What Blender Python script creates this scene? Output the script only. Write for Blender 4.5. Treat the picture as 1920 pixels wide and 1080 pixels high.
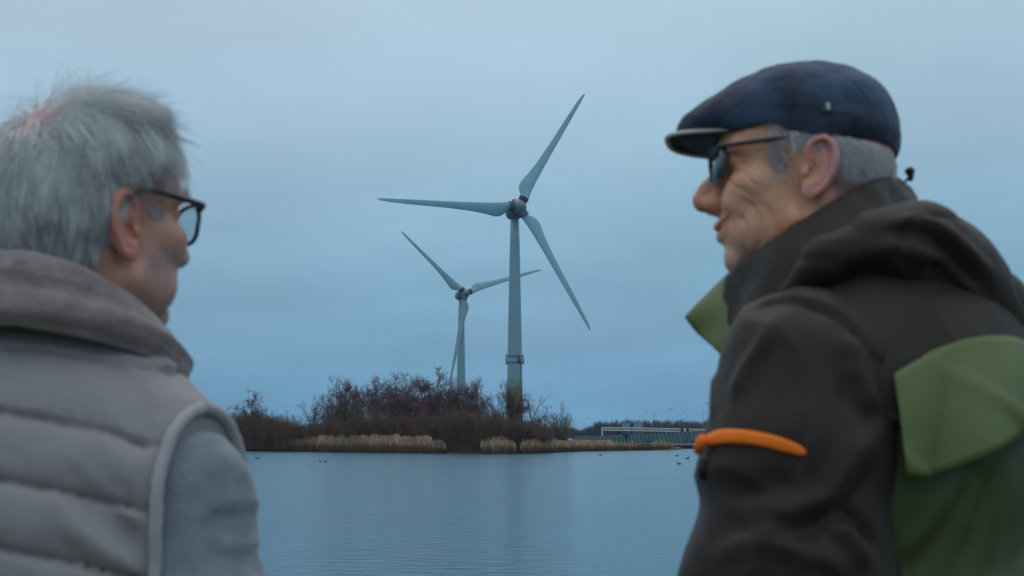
import bpy, math, random
import numpy as np
from mathutils import Vector, Matrix

for o in list(bpy.data.objects): bpy.data.objects.remove(o)
scene = bpy.context.scene
COL = scene.collection

# ------------------------------------------------------------------ camera
F = 2667.0                      # focal length in photo pixels (50 mm on 36 mm, 1920 wide)
PITCH = math.atan(280 / F)      # horizon sits at row 820 of 1080
ZC = 2.8                        # camera height above the water
cam = bpy.data.cameras.new('camera'); camo = bpy.data.objects.new('camera', cam); COL.objects.link(camo)
cam.lens = 50; cam.sensor_width = 36; cam.clip_start = 0.05; cam.clip_end = 20000
camo.location = (0, 0, ZC); camo.rotation_euler = (math.pi / 2 + PITCH, 0, 0)
cam.dof.use_dof = True; cam.dof.focus_distance = 260; cam.dof.aperture_fstop = 11
scene.camera = camo

# ------------------------------------------------------------------ world
world = bpy.data.worlds.new('World'); scene.world = world; world.use_nodes = True
wt = world.node_tree; wn = wt.nodes; wl = wt.links; wn.clear()
SUN_EL, SUN_AZ = math.radians(58), math.radians(-12)     # azimuth from +Y, clockwise
wout = wn.new('ShaderNodeOutputWorld'); bg = wn.new('ShaderNodeBackground'); bg.inputs[1].default_value = 0.1
wl.new(bg.outputs[0], wout.inputs[0])
sky = wn.new('ShaderNodeTexSky'); sky.sky_type = 'NISHITA'; sky.sun_disc = False
sky.sun_elevation = SUN_EL; sky.sun_rotation = SUN_AZ; sky.dust_density = 3.0
tc = wn.new('ShaderNodeTexCoord'); sx = wn.new('ShaderNodeSeparateXYZ'); wl.new(tc.outputs['Generated'], sx.inputs[0])
def wmath(op, a, b=None, c=None, clamp=False):
    n = wn.new('ShaderNodeMath'); n.operation = op; n.use_clamp = clamp
    for i, v in enumerate((a, b, c)):
        if v is None: continue
        if isinstance(v, (int, float)): n.inputs[i].default_value = v
        else: wl.new(v, n.inputs[i])
    return n.outputs[0]
ramp = wn.new('ShaderNodeValToRGB'); wl.new(sx.outputs['Z'], ramp.inputs[0])
stops = [(0.0, (.130, .322, .50)), (.03, (.142, .332, .51)), (.07, (.172, .358, .52)), (.11, (.20, .392, .54)), (.17, (.265, .45, .59)),
         (.25, (.36, .525, .65)), (.32, (.41, .565, .68)), (.6, (.62, .77, .87)), (1.0, (.80, .95, 1.0))]
el = ramp.color_ramp.elements
el[0].position = stops[0][0]; el[0].color = (*stops[0][1], 1); el[1].position = 1.0; el[1].color = (*stops[-1][1], 1)
for p_, c_ in stops[1:-1]:
    e = el.new(p_); e.color = (*c_, 1)
# cloud layer, laid out on a plane overhead
den = wmath('ADD', wmath('MAXIMUM', sx.outputs['Z'], 0.0), .10)
cx_ = wmath('DIVIDE', sx.outputs['X'], den); cy_ = wmath('DIVIDE', sx.outputs['Y'], den)
comb = wn.new('ShaderNodeCombineXYZ'); wl.new(cx_, comb.inputs[0]); wl.new(cy_, comb.inputs[1])
nz = wn.new('ShaderNodeTexNoise'); nz.inputs['Scale'].default_value = .9; nz.inputs['Detail'].default_value = 5; nz.inputs['Roughness'].default_value = .5
wl.new(comb.outputs[0], nz.inputs['Vector'])
nz2 = wn.new('ShaderNodeTexNoise'); nz2.inputs['Scale'].default_value = 2.6; nz2.inputs['Detail'].default_value = 3; nz2.inputs['Roughness'].default_value = .5
mp = wn.new('ShaderNodeMapping'); mp.inputs['Location'].default_value = (3.1, 8.2, 1.0); wl.new(tc.outputs['Generated'], mp.inputs[0]); wl.new(mp.outputs[0], nz2.inputs['Vector'])
cl = wmath('MULTIPLY_ADD', nz.outputs['Fac'], .42, .79)
cl2 = wmath('MULTIPLY_ADD', nz2.outputs['Fac'], .40, .80)
# thin bright part of the cloud deck, ahead and high
dot = wn.new('ShaderNodeVectorMath'); dot.operation = 'DOT_PRODUCT'; wl.new(tc.outputs['Generated'], dot.inputs[0])
gv = Vector((-.10, .90, .42)).normalized(); dot.inputs[1].default_value = gv
gl = wmath('POWER', wmath('MAXIMUM', dot.outputs['Value'], 0.0), 9.0)
gl = wmath('MULTIPLY_ADD', gl, .16, .93)
mul = wmath('MULTIPLY', wmath('MULTIPLY', cl, cl2), gl); mul = wmath('MULTIPLY', mul, 10.3)
vm = wn.new('ShaderNodeVectorMath'); vm.operation = 'SCALE'; wl.new(ramp.outputs[0], vm.inputs[0]); wl.new(mul, vm.inputs['Scale'])
# faint pink cast in patches
pk = wn.new('ShaderNodeMixRGB'); pk.blend_type = 'MULTIPLY'; pk.inputs[2].default_value = (1.05, .985, 1.005, 1)
nz3 = wn.new('ShaderNodeTexNoise'); nz3.inputs['Scale'].default_value = 3.2; nz3.inputs['Detail'].default_value = 2
mp3 = wn.new('ShaderNodeMapping'); mp3.inputs['Location'].default_value = (1.35, 2.2, 5.0); wl.new(tc.outputs['Generated'], mp3.inputs[0]); wl.new(mp3.outputs[0], nz3.inputs['Vector'])
pr = wmath('MULTIPLY_ADD', nz3.outputs['Fac'], 4.0, -1.6, clamp=True); wl.new(pr, pk.inputs[0]); wl.new(vm.outputs[0], pk.inputs[1])
mixs = wn.new('ShaderNodeMixRGB'); mixs.inputs[0].default_value = .03; wl.new(pk.outputs[0], mixs.inputs[1]); wl.new(sky.outputs[0], mixs.inputs[2])
wl.new(mixs.outputs[0], bg.inputs[0])

# one soft sun behind thin cloud
sl = bpy.data.lights.new('sun', 'SUN'); slo = bpy.data.objects.new('sun', sl); COL.objects.link(slo)
sl.energy = 0.5; sl.angle = math.radians(28); sl.color = (1.0, .80, .66)
sd = Vector((math.sin(SUN_AZ) * math.cos(SUN_EL), math.cos(SUN_AZ) * math.cos(SUN_EL), math.sin(SUN_EL)))
slo.rotation_euler = sd.to_track_quat('Z', 'Y').to_euler()

scene.view_settings.view_transform = 'Standard'; scene.view_settings.look = 'None'
scene.view_settings.exposure = 0; scene.view_settings.gamma = 1; scene.view_settings.use_curve_mapping = False

# ------------------------------------------------------------------ helpers
def at(px, py, Y):
    u = (px - 960) / F; v = (540 - py) / F
    d = np.array([u, math.cos(PITCH) - v * math.sin(PITCH), math.sin(PITCH) + v * math.cos(PITCH)])
    return np.array([0, 0, ZC]) + d * (Y / d[1])
def proj(P):
    x, y, z = P[0], P[1], P[2] - ZC
    d = y * math.cos(PITCH) + z * math.sin(PITCH)
    return (round(960 + x / d * F), round(540 - (-y * math.sin(PITCH) + z * math.cos(PITCH)) / d * F))

def tag(o, label=None, cat=None, group=None, kind=None):
    if label: o['label'] = label
    if cat: o['category'] = cat
    if group: o['group'] = group
    if kind: o['kind'] = kind
    return o
def empty(name, loc, rz=0):
    o = bpy.data.objects.new(name, None); o.location = loc; o.rotation_euler = (0, 0, rz); o.empty_display_size = .2; COL.objects.link(o); return o
def mesh_obj(name, V, Fc, mat, parent=None, smooth=True, tint=None, normals_flip=False):
    V = np.asarray(V, dtype=np.float64)
    me = bpy.data.meshes.new(name)
    if isinstance(Fc, np.ndarray):
        nv, nf, k = len(V), len(Fc), Fc.shape[1]
        me.vertices.add(nv); me.vertices.foreach_set('co', V.ravel())
        me.loops.add(nf * k); me.loops.foreach_set('vertex_index', Fc.astype(np.int32).ravel())
        me.polygons.add(nf); me.polygons.foreach_set('loop_start', np.arange(0, nf * k, k, dtype=np.int32))
        me.update(calc_edges=True)
    else:
        me.from_pydata([tuple(v) for v in V], [], Fc); me.update()
    me.polygons.foreach_set('use_smooth', np.full(len(me.polygons), smooth))
    if tint is not None:
        ca = me.color_attributes.new('tint', 'FLOAT_COLOR', 'POINT')
        t = np.ones((len(V), 4)); t[:, :3] = tint; ca.data.foreach_set('color', t.ravel())
    if mat: me.materials.append(mat)
    o = bpy.data.objects.new(name, me); COL.objects.link(o)
    if parent: o.parent = parent
    return o
def rel(V, root): return np.asarray(V) - np.array(root.location)
def copy_tree(o, parent=None):
    c = o.copy(); COL.objects.link(c); c.parent = parent
    for ch in list(o.children): copy_tree(ch, c)
    return c

class MB:
    """collects simple solids into one mesh"""
    def __init__(s): s.V = []; s.F = []
    def add(s, V, Fc):
        b = len(s.V); s.V += [tuple(v) for v in V]; s.F += [tuple(b + i for i in f) for f in Fc]
    def box(s, a, b):
        x0, y0, z0 = a; x1, y1, z1 = b
        s.add([(x0,y0,z0),(x1,y0,z0),(x1,y1,z0),(x0,y1,z0),(x0,y0,z1),(x1,y0,z1),(x1,y1,z1),(x0,y1,z1)],
              [(3,2,1,0),(4,5,6,7),(0,1,5,4),(1,2,6,5),(2,3,7,6),(3,0,4,7)])
    def tube(s, pts, r, n=8, cap=True):
        pts = [Vector(p) for p in pts]; r = r if isinstance(r, (list, tuple)) else [r] * len(pts)
        b = len(s.V); prev = None
        for i, p in enumerate(pts):
            t = (pts[min(i + 1, len(pts) - 1)] - pts[max(i - 1, 0)]).normalized()
            a = prev if prev is not None else (Vector((0, 0, 1)) if abs(t.z) < .9 else Vector((1, 0, 0)))
            a = (a - t * a.dot(t)).normalized(); prev = a; c = t.cross(a)
            for k in range(n):
                th = 2 * math.pi * k / n; s.V.append(tuple(p + (a * math.cos(th) + c * math.sin(th)) * r[i]))
        for i in range(len(pts) - 1):
            for k in range(n):
                k2 = (k + 1) % n; s.F.append((b + i * n + k, b + i * n + k2, b + (i + 1) * n + k2, b + (i + 1) * n + k))
        if cap:
            s.F.append(tuple(b + k for k in reversed(range(n)))); s.F.append(tuple(b + (len(pts) - 1) * n + k for k in range(n)))
    def lathe(s, prof, n=24, c=(0, 0, 0)):
        s.tube([(c[0], c[1], c[2] + z) for z, r in prof], [max(r, 1e-4) for z, r in prof], n)
    def build(s, name, mat, parent=None, smooth=True):
        return mesh_obj(name, s.V, s.F, mat, parent, smooth)

# ---- materials
def hexn(nt, col, attr=False): pass
def mat(name, col, rough=.7, noise=0, nscale=8, bump=0, bscale=40, metallic=0, attr=False, spec=.5, sheen=0, sss=0, coat=0, alpha=1, col2=None, stretch=None, bdist=.01):
    m = bpy.data.materials.new(name); m.use_nodes = True; nt = m.node_tree; N = nt.nodes; L = nt.links
    b = N['Principled BSDF']; b.inputs['Roughness'].default_value = rough; b.inputs['Metallic'].default_value = metallic
    b.inputs['Specular IOR Level'].default_value = spec
    if sheen: b.inputs['Sheen Weight'].default_value = sheen; b.inputs['Sheen Roughness'].default_value = .5
    if sss:
        b.inputs['Subsurface Weight'].default_value = sss; b.inputs['Subsurface Radius'].default_value = (1, .3, .15); b.inputs['Subsurface Scale'].default_value = .006
    if coat: b.inputs['Coat Weight'].default_value = coat
    b.inputs['Base Color'].default_value = (*col, 1)
    t = N.new('ShaderNodeTexCoord'); vec = t.outputs['Object']
    if stretch:
        mm = N.new('ShaderNodeMapping'); mm.inputs['Scale'].default_value = stretch; L.new(vec, mm.inputs[0]); vec = mm.outputs[0]
    src = None
    if noise or col2:
        n = N.new('ShaderNodeTexNoise'); n.inputs['Scale'].default_value = nscale; n.inputs['Detail'].default_value = 5; L.new(vec, n.inputs['Vector'])
        mx = N.new('ShaderNodeMixRGB'); mr = N.new('ShaderNodeMapRange'); mr.inputs[1].default_value = .3; mr.inputs[2].default_value = .7
        L.new(n.outputs['Fac'], mr.inputs[0]); L.new(mr.outputs[0], mx.inputs[0])
        c2 = col2 if col2 else tuple(c * (1 + noise) for c in col); c1 = col if col2 else tuple(c * (1 - noise) for c in col)
        mx.inputs[1].default_value = (*c1, 1); mx.inputs[2].default_value = (*c2, 1); src = mx.outputs[0]
    if attr:
        a = N.new('ShaderNodeAttribute'); a.attribute_name = 'tint'
        if src:
            m2 = N.new('ShaderNodeMixRGB'); m2.blend_type = 'MULTIPLY'; m2.inputs[0].default_value = 1; L.new(src, m2.inputs[1]); L.new(a.outputs['Color'], m2.inputs[2]); src = m2.outputs[0]
        else: src = a.outputs['Color']
    if src: L.new(src, b.inputs['Base Color'])
    if bump:
        n = N.new('ShaderNodeTexNoise'); n.inputs['Scale'].default_value = bscale; n.inputs['Detail'].default_value = 4; L.new(vec, n.inputs['Vector'])
        bp = N.new('ShaderNodeBump'); bp.inputs['Strength'].default_value = bump; bp.inputs['Distance'].default_value = bdist; L.new(n.outputs['Fac'], bp.inputs['Height']); L.new(bp.outputs[0], b.inputs['Normal'])
    return m

# ---- numpy noise
def _h(ix, iy, iz):
    n = (ix * 374761393 + iy * 668265263 + iz * 2147483647 + 1274126177) & 0xffffffff
    n = ((n ^ (n >> 13)) * 1274126177) & 0xffffffff
    return ((n ^ (n >> 16)) & 0xffff) / 65535.0
def vnoise(P, s=1.0, off=0.0):
    P = np.asarray(P, dtype=np.float64) * s + off + 1000.0
    I = np.floor(P).astype(np.int64); f = P - I; f = f * f * f * (f * (f * 6 - 15) + 10)
    r = 0
    for dx in (0, 1):
        for dy in (0, 1):
            for dz in (0, 1):
                w = (f[:, 0] if dx else 1 - f[:, 0]) * (f[:, 1] if dy else 1 - f[:, 1]) * (f[:, 2] if dz else 1 - f[:, 2])
                r = r + w * _h(I[:, 0] + dx, I[:, 1] + dy, I[:, 2] + dz)
    return r * 2 - 1
def fbm(P, s=1.0, off=0.0, o=3): return sum(vnoise(P, s * 2 ** k, off + 7.3 * k) * .5 ** k for k in range(o))

# ---- signed distance modelling: primitives, blends, mesh extraction
def ell(P, c, r):
    q = P - np.array(c); r = np.array(r, dtype=float)
    k0 = np.sqrt(((q / r) ** 2).sum(1)); k1 = np.sqrt(((q / r ** 2) ** 2).sum(1)) + 1e-9
    return k0 * (k0 - 1) / k1
def cap(P, a, b, ra, rb=None):
    rb = ra if rb is None else rb
    a = np.array(a, dtype=float); b = np.array(b, dtype=float); d = b - a; q = P - a
    h = np.clip((q @ d) / (d @ d + 1e-12), 0, 1)
    return np.sqrt(((q - h[:, None] * d) ** 2).sum(1)) - (ra + (rb - ra) * h)
def chain(P, pts, rs, k=0.0):
    r = None
    for i in range(len(pts) - 1):
        d = cap(P, pts[i], pts[i + 1], rs[i], rs[i + 1]); r = d if r is None else (smin(r, d, k) if k else np.minimum(r, d))
    return r
def smin(a, b, k):
    h = np.maximum(k - np.abs(a - b), 0) / k; return np.minimum(a, b) - h * h * k * .25
def smax(a, b, k): return -smin(-a, -b, k)
def nets(f, lo, hi, h, band=2.2):
    lo = np.array(lo, float); hi = np.array(hi, float)
    C = 5; n = np.ceil((hi - lo) / (h * C)).astype(int) * C; 
    ax = [lo[i] + h * np.arange(n[i]) for i in range(3)]
    cax = [lo[i] + h * (np.arange(n[i] // C) * C + (C - 1) / 2) for i in range(3)]
    G = np.stack(np.meshgrid(*cax, indexing='ij'), -1).reshape(-1, 3)
    cd = f(G).reshape([m // C for m in n])
    D = np.repeat(np.repeat(np.repeat(cd, C, 0), C, 1), C, 2)
    M = np.abs(D) < h * C * band
    idx = np.argwhere(M)
    P = np.stack([ax[i][idx[:, i]] for i in range(3)], -1)
    out = np.empty(len(P))
    for s in range(0, len(P), 400000): out[s:s + 400000] = f(P[s:s + 400000])
    D[M] = out
    D[0] = D[-1] = h; D[:, 0] = D[:, -1] = h; D[:, :, 0] = D[:, :, -1] = h
    S = D < 0
    cs = [S[a:S.shape[0] - 1 + a, b:S.shape[1] - 1 + b, c:S.shape[2] - 1 + c] for a in (0, 1) for b in (0, 1) for c in (0, 1)]
    anyS = np.logical_or.reduce(cs); allS = np.logical_and.reduce(cs); A = anyS & ~allS
    ids = np.full(A.shape, -1, dtype=np.int64); ci = np.argwhere(A); ids[A] = np.arange(len(ci))
    acc = np.zeros((len(ci), 3)); cnt = np.zeros(len(ci))
    off = [(a, b, c) for a in (0, 1) for b in (0, 1) for c in (0, 1)]
    for a in off:
        for axi in range(3):
            if a[axi]: continue
            b = list(a); b[axi] = 1
            da = D[ci[:, 0] + a[0], ci[:, 1] + a[1], ci[:, 2] + a[2]]; db = D[ci[:, 0] + b[0], ci[:, 1] + b[1], ci[:, 2] + b[2]]
            m = (da < 0) != (db < 0); t = np.where(m, da / np.where(m, da - db, 1), 0)
            p = np.tile(np.array(a, float), (len(ci), 1)); p[:, axi] += t
            acc[m] += p[m]; cnt[m] += 1
    V = lo + h * (ci + acc / cnt[:, None])
    Fs = []
    for axi in range(3):
        s0 = [slice(1, -1)] * 3; s1 = [slice(1, -1)] * 3
        s0[axi] = slice(0, -1); s1[axi] = slice(1, None)
        X = S[tuple(s0)] != S[tuple(s1)]
        e = np.argwhere(X); inside = S[tuple(s0)][X]
        e = e + np.array([0 if i == axi else 1 for i in range(3)])
        u, w = [(1, 2), (2, 0), (0, 1)][axi]
        U = np.zeros(3, int); U[u] = 1; W = np.zeros(3, int); W[w] = 1
        q = [e - U - W, e - W, e, e - U]
        ok = np.all([np.all((k >= 0) & (k < np.array(ids.shape)), axis=1) for k in q], axis=0)
        q = [ids[tuple(np.clip(k, 0, np.array(ids.shape) - 1).T)] for k in q]
        Q = np.stack(q, 1); ok &= (Q >= 0).all(1)
        Q = np.where(inside[:, None], Q, Q[:, ::-1]); Fs.append(Q[ok])
    Fc = np.concatenate(Fs)
    for _ in range(2):                                   # settle on the surface
        d = f(V); g = grad(f, V, h * .5); V = V - np.clip(d, -h, h)[:, None] * g * .8
    return V, Fc, grad(f, V, h * .5)
def grad(f, V, e):
    g = np.stack([f(V + np.array(d) * e) - f(V - np.array(d) * e) for d in ((1, 0, 0), (0, 1, 0), (0, 0, 1))], 1)
    return g / (np.linalg.norm(g, axis=1, keepdims=True) + 1e-9)
def cast(f, pts, t0=.9):
    """points where rays through photo pixels meet a modelled surface"""
    o = np.array([0, 0, ZC]); D = np.array([at(x, y, 1.0) - o for x, y in pts]); D /= np.linalg.norm(D, axis=1, keepdims=True)
    t = np.full(len(D), t0)
    for _ in range(90): t = t + np.clip(f(o + D * t[:, None]) * .75, -.05, .05)
    return o + D * t[:, None]
def pdist(V, poly):
    """distance to a polyline and the offset vector from it"""
    best = np.full(len(V), 1e9); par = np.zeros(len(V)); n = len(poly) - 1
    for i in range(n):
        a, b = poly[i], poly[i + 1]; d = b - a; q = V - a; h = np.clip(q @ d / (d @ d + 1e-12), 0, 1)
        e = np.linalg.norm(q - h[:, None] * d, axis=1); m = e < best; best[m] = e[m]; par[m] = ((i + h) / n)[m]
    return best, par
def fold(V, N, poly, w, amp, taper=True):
    d, s = pdist(V, np.asarray(poly)); a = amp * np.exp(-(d / w) ** 2)
    if taper: a = a * np.clip(np.sin(np.pi * np.clip(s, .03, .97)) * 1.6, 0, 1)
    return V + N * a[:, None]
def spl(pts, n):
    pts = np.asarray(pts, float); m = len(pts); out = []
    for t in np.linspace(0, m - 1 - 1e-6, n):
        i = int(t); f = t - i; p0 = pts[max(i - 1, 0)]; p1 = pts[i]; p2 = pts[i + 1]; p3 = pts[min(i + 2, m - 1)]
        out.append(.5 * (2 * p1 + (p2 - p0) * f + (2 * p0 - 5 * p1 + 4 * p2 - p3) * f * f + (3 * p1 - p0 - 3 * p2 + p3) * f ** 3))
    return np.array(out)
def sstep(a, b, x): t = np.clip((x - a) / (b - a), 0, 1); return t * t * (3 - 2 * t)

# ================================================================== SETTING
M = {}
# ---- water
m = bpy.data.materials.new('water'); m.use_nodes = True; nt = m.node_tree; N_ = nt.nodes; L_ = nt.links; b = N_['Principled BSDF']
b.inputs['Base Color'].default_value = (.03, .15, .235, 1); b.inputs['Roughness'].default_value = .13; b.inputs['IOR'].default_value = 1.33
g = N_.new('ShaderNodeNewGeometry')
def wnoise(scale, st, det):
    mp_ = N_.new('ShaderNodeMapping'); mp_.inputs['Scale'].default_value = st; L_.new(g.outputs['Position'], mp_.inputs[0])
    n = N_.new('ShaderNodeTexNoise'); n.inputs['Scale'].default_value = scale; n.inputs['Detail'].default_value = det; n.inputs['Roughness'].default_value = .55; L_.new(mp_.outputs[0], n.inputs['Vector']); return n.outputs['Fac']
n1 = wnoise(2.4, (.5, 1, 1), 5); n2 = wnoise(.11, (1, .5, 1), 2)
bp = N_.new('ShaderNodeBump'); bp.inputs['Strength'].default_value = 1; bp.inputs['Distance'].default_value = .20; L_.new(n1, bp.inputs['Height'])
st = N_.new('ShaderNodeMapRange'); st.inputs[1].default_value = .3; st.inputs[2].default_value = .7; st.inputs[3].default_value = .45; st.inputs[4].default_value = 1.0
L_.new(n2, st.inputs[0]); L_.new(st.outputs[0], bp.inputs['Strength']); L_.new(bp.outputs[0], b.inputs['Normal'])
M['water'] = m
tag(mesh_obj('water', [(-4000, -400, 0), (4000, -400, 0), (4000, 8000, 0), (-4000, 8000, 0)], [(0, 1, 2, 3)], m, smooth=False), kind='structure')

M['ground'] = mat('ground', (.05, .042, .025), 1, noise=.35, nscale=.3, bump=.5, bscale=3, bdist=.1)
M['grass_far'] = mat('bank_grass', (.055, .075, .03), 1, noise=.3, nscale=.8, bump=.6, bscale=6, bdist=.1)
shore = [(-2600, 900), (-800, 620), (-150, 420), (200, 335), (430, 311), (600, 277), (750, 257), (900, 241), (1000, 247), (1090, 287), (1150, 298), (1275, 325), (1277, 356), (1400, 358), (1900, 380), (3000, 520), (6000, 900)]
SP = [((px - 960) / F * D, D) for px, D in shore]
def shoreY(X):
    for (x0, y0), (x1, y1) in zip(SP, SP[1:]):
        if x0 <= X <= x1: return y0 + (y1 - y0) * (X - x0) / max(x1 - x0, 1e-6)
    return SP[-1][1]
xs = [SP[i][0] + (SP[i + 1][0] - SP[i][0]) * k / 8 for i in range(len(SP) - 1) for k in range(8)] + [SP[-1][0]]
V = []; rows = [(-2, -.6), (0, -.02), (1.2, .28), (6, .45), (40, .6), (120, .7), (400, .7), (2000, .7), (7400, .7)]
for dy, z in rows:
    for i, x in enumerate(xs):
        y = shoreY(x) + dy + (.5 * math.sin(i * 2.1) if dy < 5 else 0)
        sc = 1 + (dy / 900 if dy > 100 else 0)
        V.append((x * sc, y, z))
n = len(xs); Fs = [(r * n + i, r * n + i + 1, (r + 1) * n + i + 1, (r + 1) * n + i) for r in range(len(rows) - 1) for i in range(n - 1)]
tag(mesh_obj('ground', V, Fs, M['ground']), kind='structure')
# the near bank the two men stand on
M['bank'] = mat('bank', (.06, .07, .03), 1, noise=.4, nscale=3, bump=.7, bscale=30, bdist=.02)
V = []; rws = [(-60, 1.3), (-6, 1.42), (0, 1.42), (3.2, 1.42), (4.2, 1.2), (7.5, -.5)]
for y, z in rws:
    for i in range(41): V.append((-60 + 3 * i, y + (.2 * math.sin(i * 1.7) if y > 3 else 0), z))
tag(mesh_obj('bank', V, [(r * 41 + i, r * 41 + i + 1, (r + 1) * 41 + i + 1, (r + 1) * 41 + i) for r in range(5) for i in range(40)], M['bank']), kind='structure')

# ---- wind turbines
M['tur'] = mat('turbine_paint', (.245, .425, .49), .42, noise=.06, nscale=.4, bump=.05, bscale=3)
M['tur_dark'] = mat('turbine_seal', (.09, .11, .14), .6, noise=.1)
M['nacelle'] = mat('nacelle_paint', (.15, .23, .30), .45, noise=.08, nscale=.6)
m = bpy.data.materials.new('tower_paint'); m.use_nodes = True; nt = m.node_tree; N_ = nt.nodes; L_ = nt.links; b = N_['Principled BSDF']; b.inputs['Roughness'].default_value = .45
t = N_.new('ShaderNodeTexCoord'); s = N_.new('ShaderNodeSeparateXYZ'); L_.new(t.outputs['Object'], s.inputs[0])
nn = N_.new('ShaderNodeTexNoise'); nn.inputs['Scale'].default_value = .8; L_.new(t.outputs['Object'], nn.inputs['Vector'])
r = N_.new('ShaderNodeValToRGB'); dv = N_.new('ShaderNodeMath'); dv.operation = 'DIVIDE'; dv.inputs[1].default_value = 60; L_.new(s.outputs['Z'], dv.inputs[0]); L_.new(dv.outputs[0], r.inputs[0])
r.color_ramp.interpolation = 'CONSTANT'; e = r.color_ramp.elements
e[0].position = 0; e[0].color = (.05, .13, .05, 1); e[1].position = .085; e[1].color = (.09, .21, .085, 1)
for p_, c_ in ((.135, (.09, .19, .09)), (.185, (.14, .27, .15)), (.232, (.22, .36, .26)), (.262, (.245, .425, .49))):
    q = e.new(p_); q.color = (*c_, 1)
mx = N_.new('ShaderNodeMixRGB'); mx.blend_type = 'MULTIPLY'; mx.inputs[0].default_value = .25; L_.new(r.outputs[0], mx.inputs[1]); L_.new(nn.outputs['Fac'], mx.inputs[2]); L_.new(mx.outputs[0], b.inputs['Base Color'])
M['tower'] = m
def blade_mesh(R):
    st = [(.035, .95, .95, 1.0, 0), (.075, .95, .95, 1.0, 0), (.085, 2.15, .95, .8, .1), (.095, 2.5, .9, .6, .3), (.107, 2.85, .85, .4, .48), (.122, 3.15, .8, .3, .62), (.142, 3.35, .75, .2, .72), (.165, 3.35, .7, .1, .78), (.2, 3.1, .62, 0, .8), (.25, 2.65, .55, 0, .8), (.35, 2.1, .42, 0, .8),
          (.5, 1.65, .3, 0, .8), (.65, 1.4, .22, 0, .8), (.8, 1.15, .15, 0, .8), (.92, .85, .1, 0, .8), (.97, .6, .07, 0, .85), (.993, .3, .04, 0, .9), (1.0, .06, .02, 0, 1)]
    # (radius, chord, thickness, roundness, how much of the chord trails)
    V = []; n = 20
    for rr, ch, th, rd, tr in st:
        if rd == 1: ch = ch * 2; th = th * 2
        tw = math.radians(16) * (1 - rr) ** 1.6
        for k in range(n):
            a = 2 * math.pi * k / n
            cxx = math.cos(a); sy = math.sin(a)
            prof = sy * (1 if rd == 1 else (rd + (1 - rd) * (1 - .55 * max(cxx, 0) ** 1.2) * (1 - .5 * (cxx > .6) * (cxx - .6))))
            y = (cxx * .5) * ch + ch * .5 * (tr if rd < 1 else 0) * .78
            z = prof * th * (.5 if rd < 1 else .5)
            V.append((rr * R + 0, y * math.cos(tw) + z * math.sin(tw), z * math.cos(tw) - y * math.sin(tw)))
    Fc = [(i * n + k, (i + 1) * n + k, (i + 1) * n + (k + 1) % n, i * n + (k + 1) % n) for i in range(len(st) - 1) for k in range(n)]
    Fc += [tuple(range(n)), tuple((len(st) - 1) * n + k for k in reversed(range(n)))]
    return V, Fc
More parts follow.
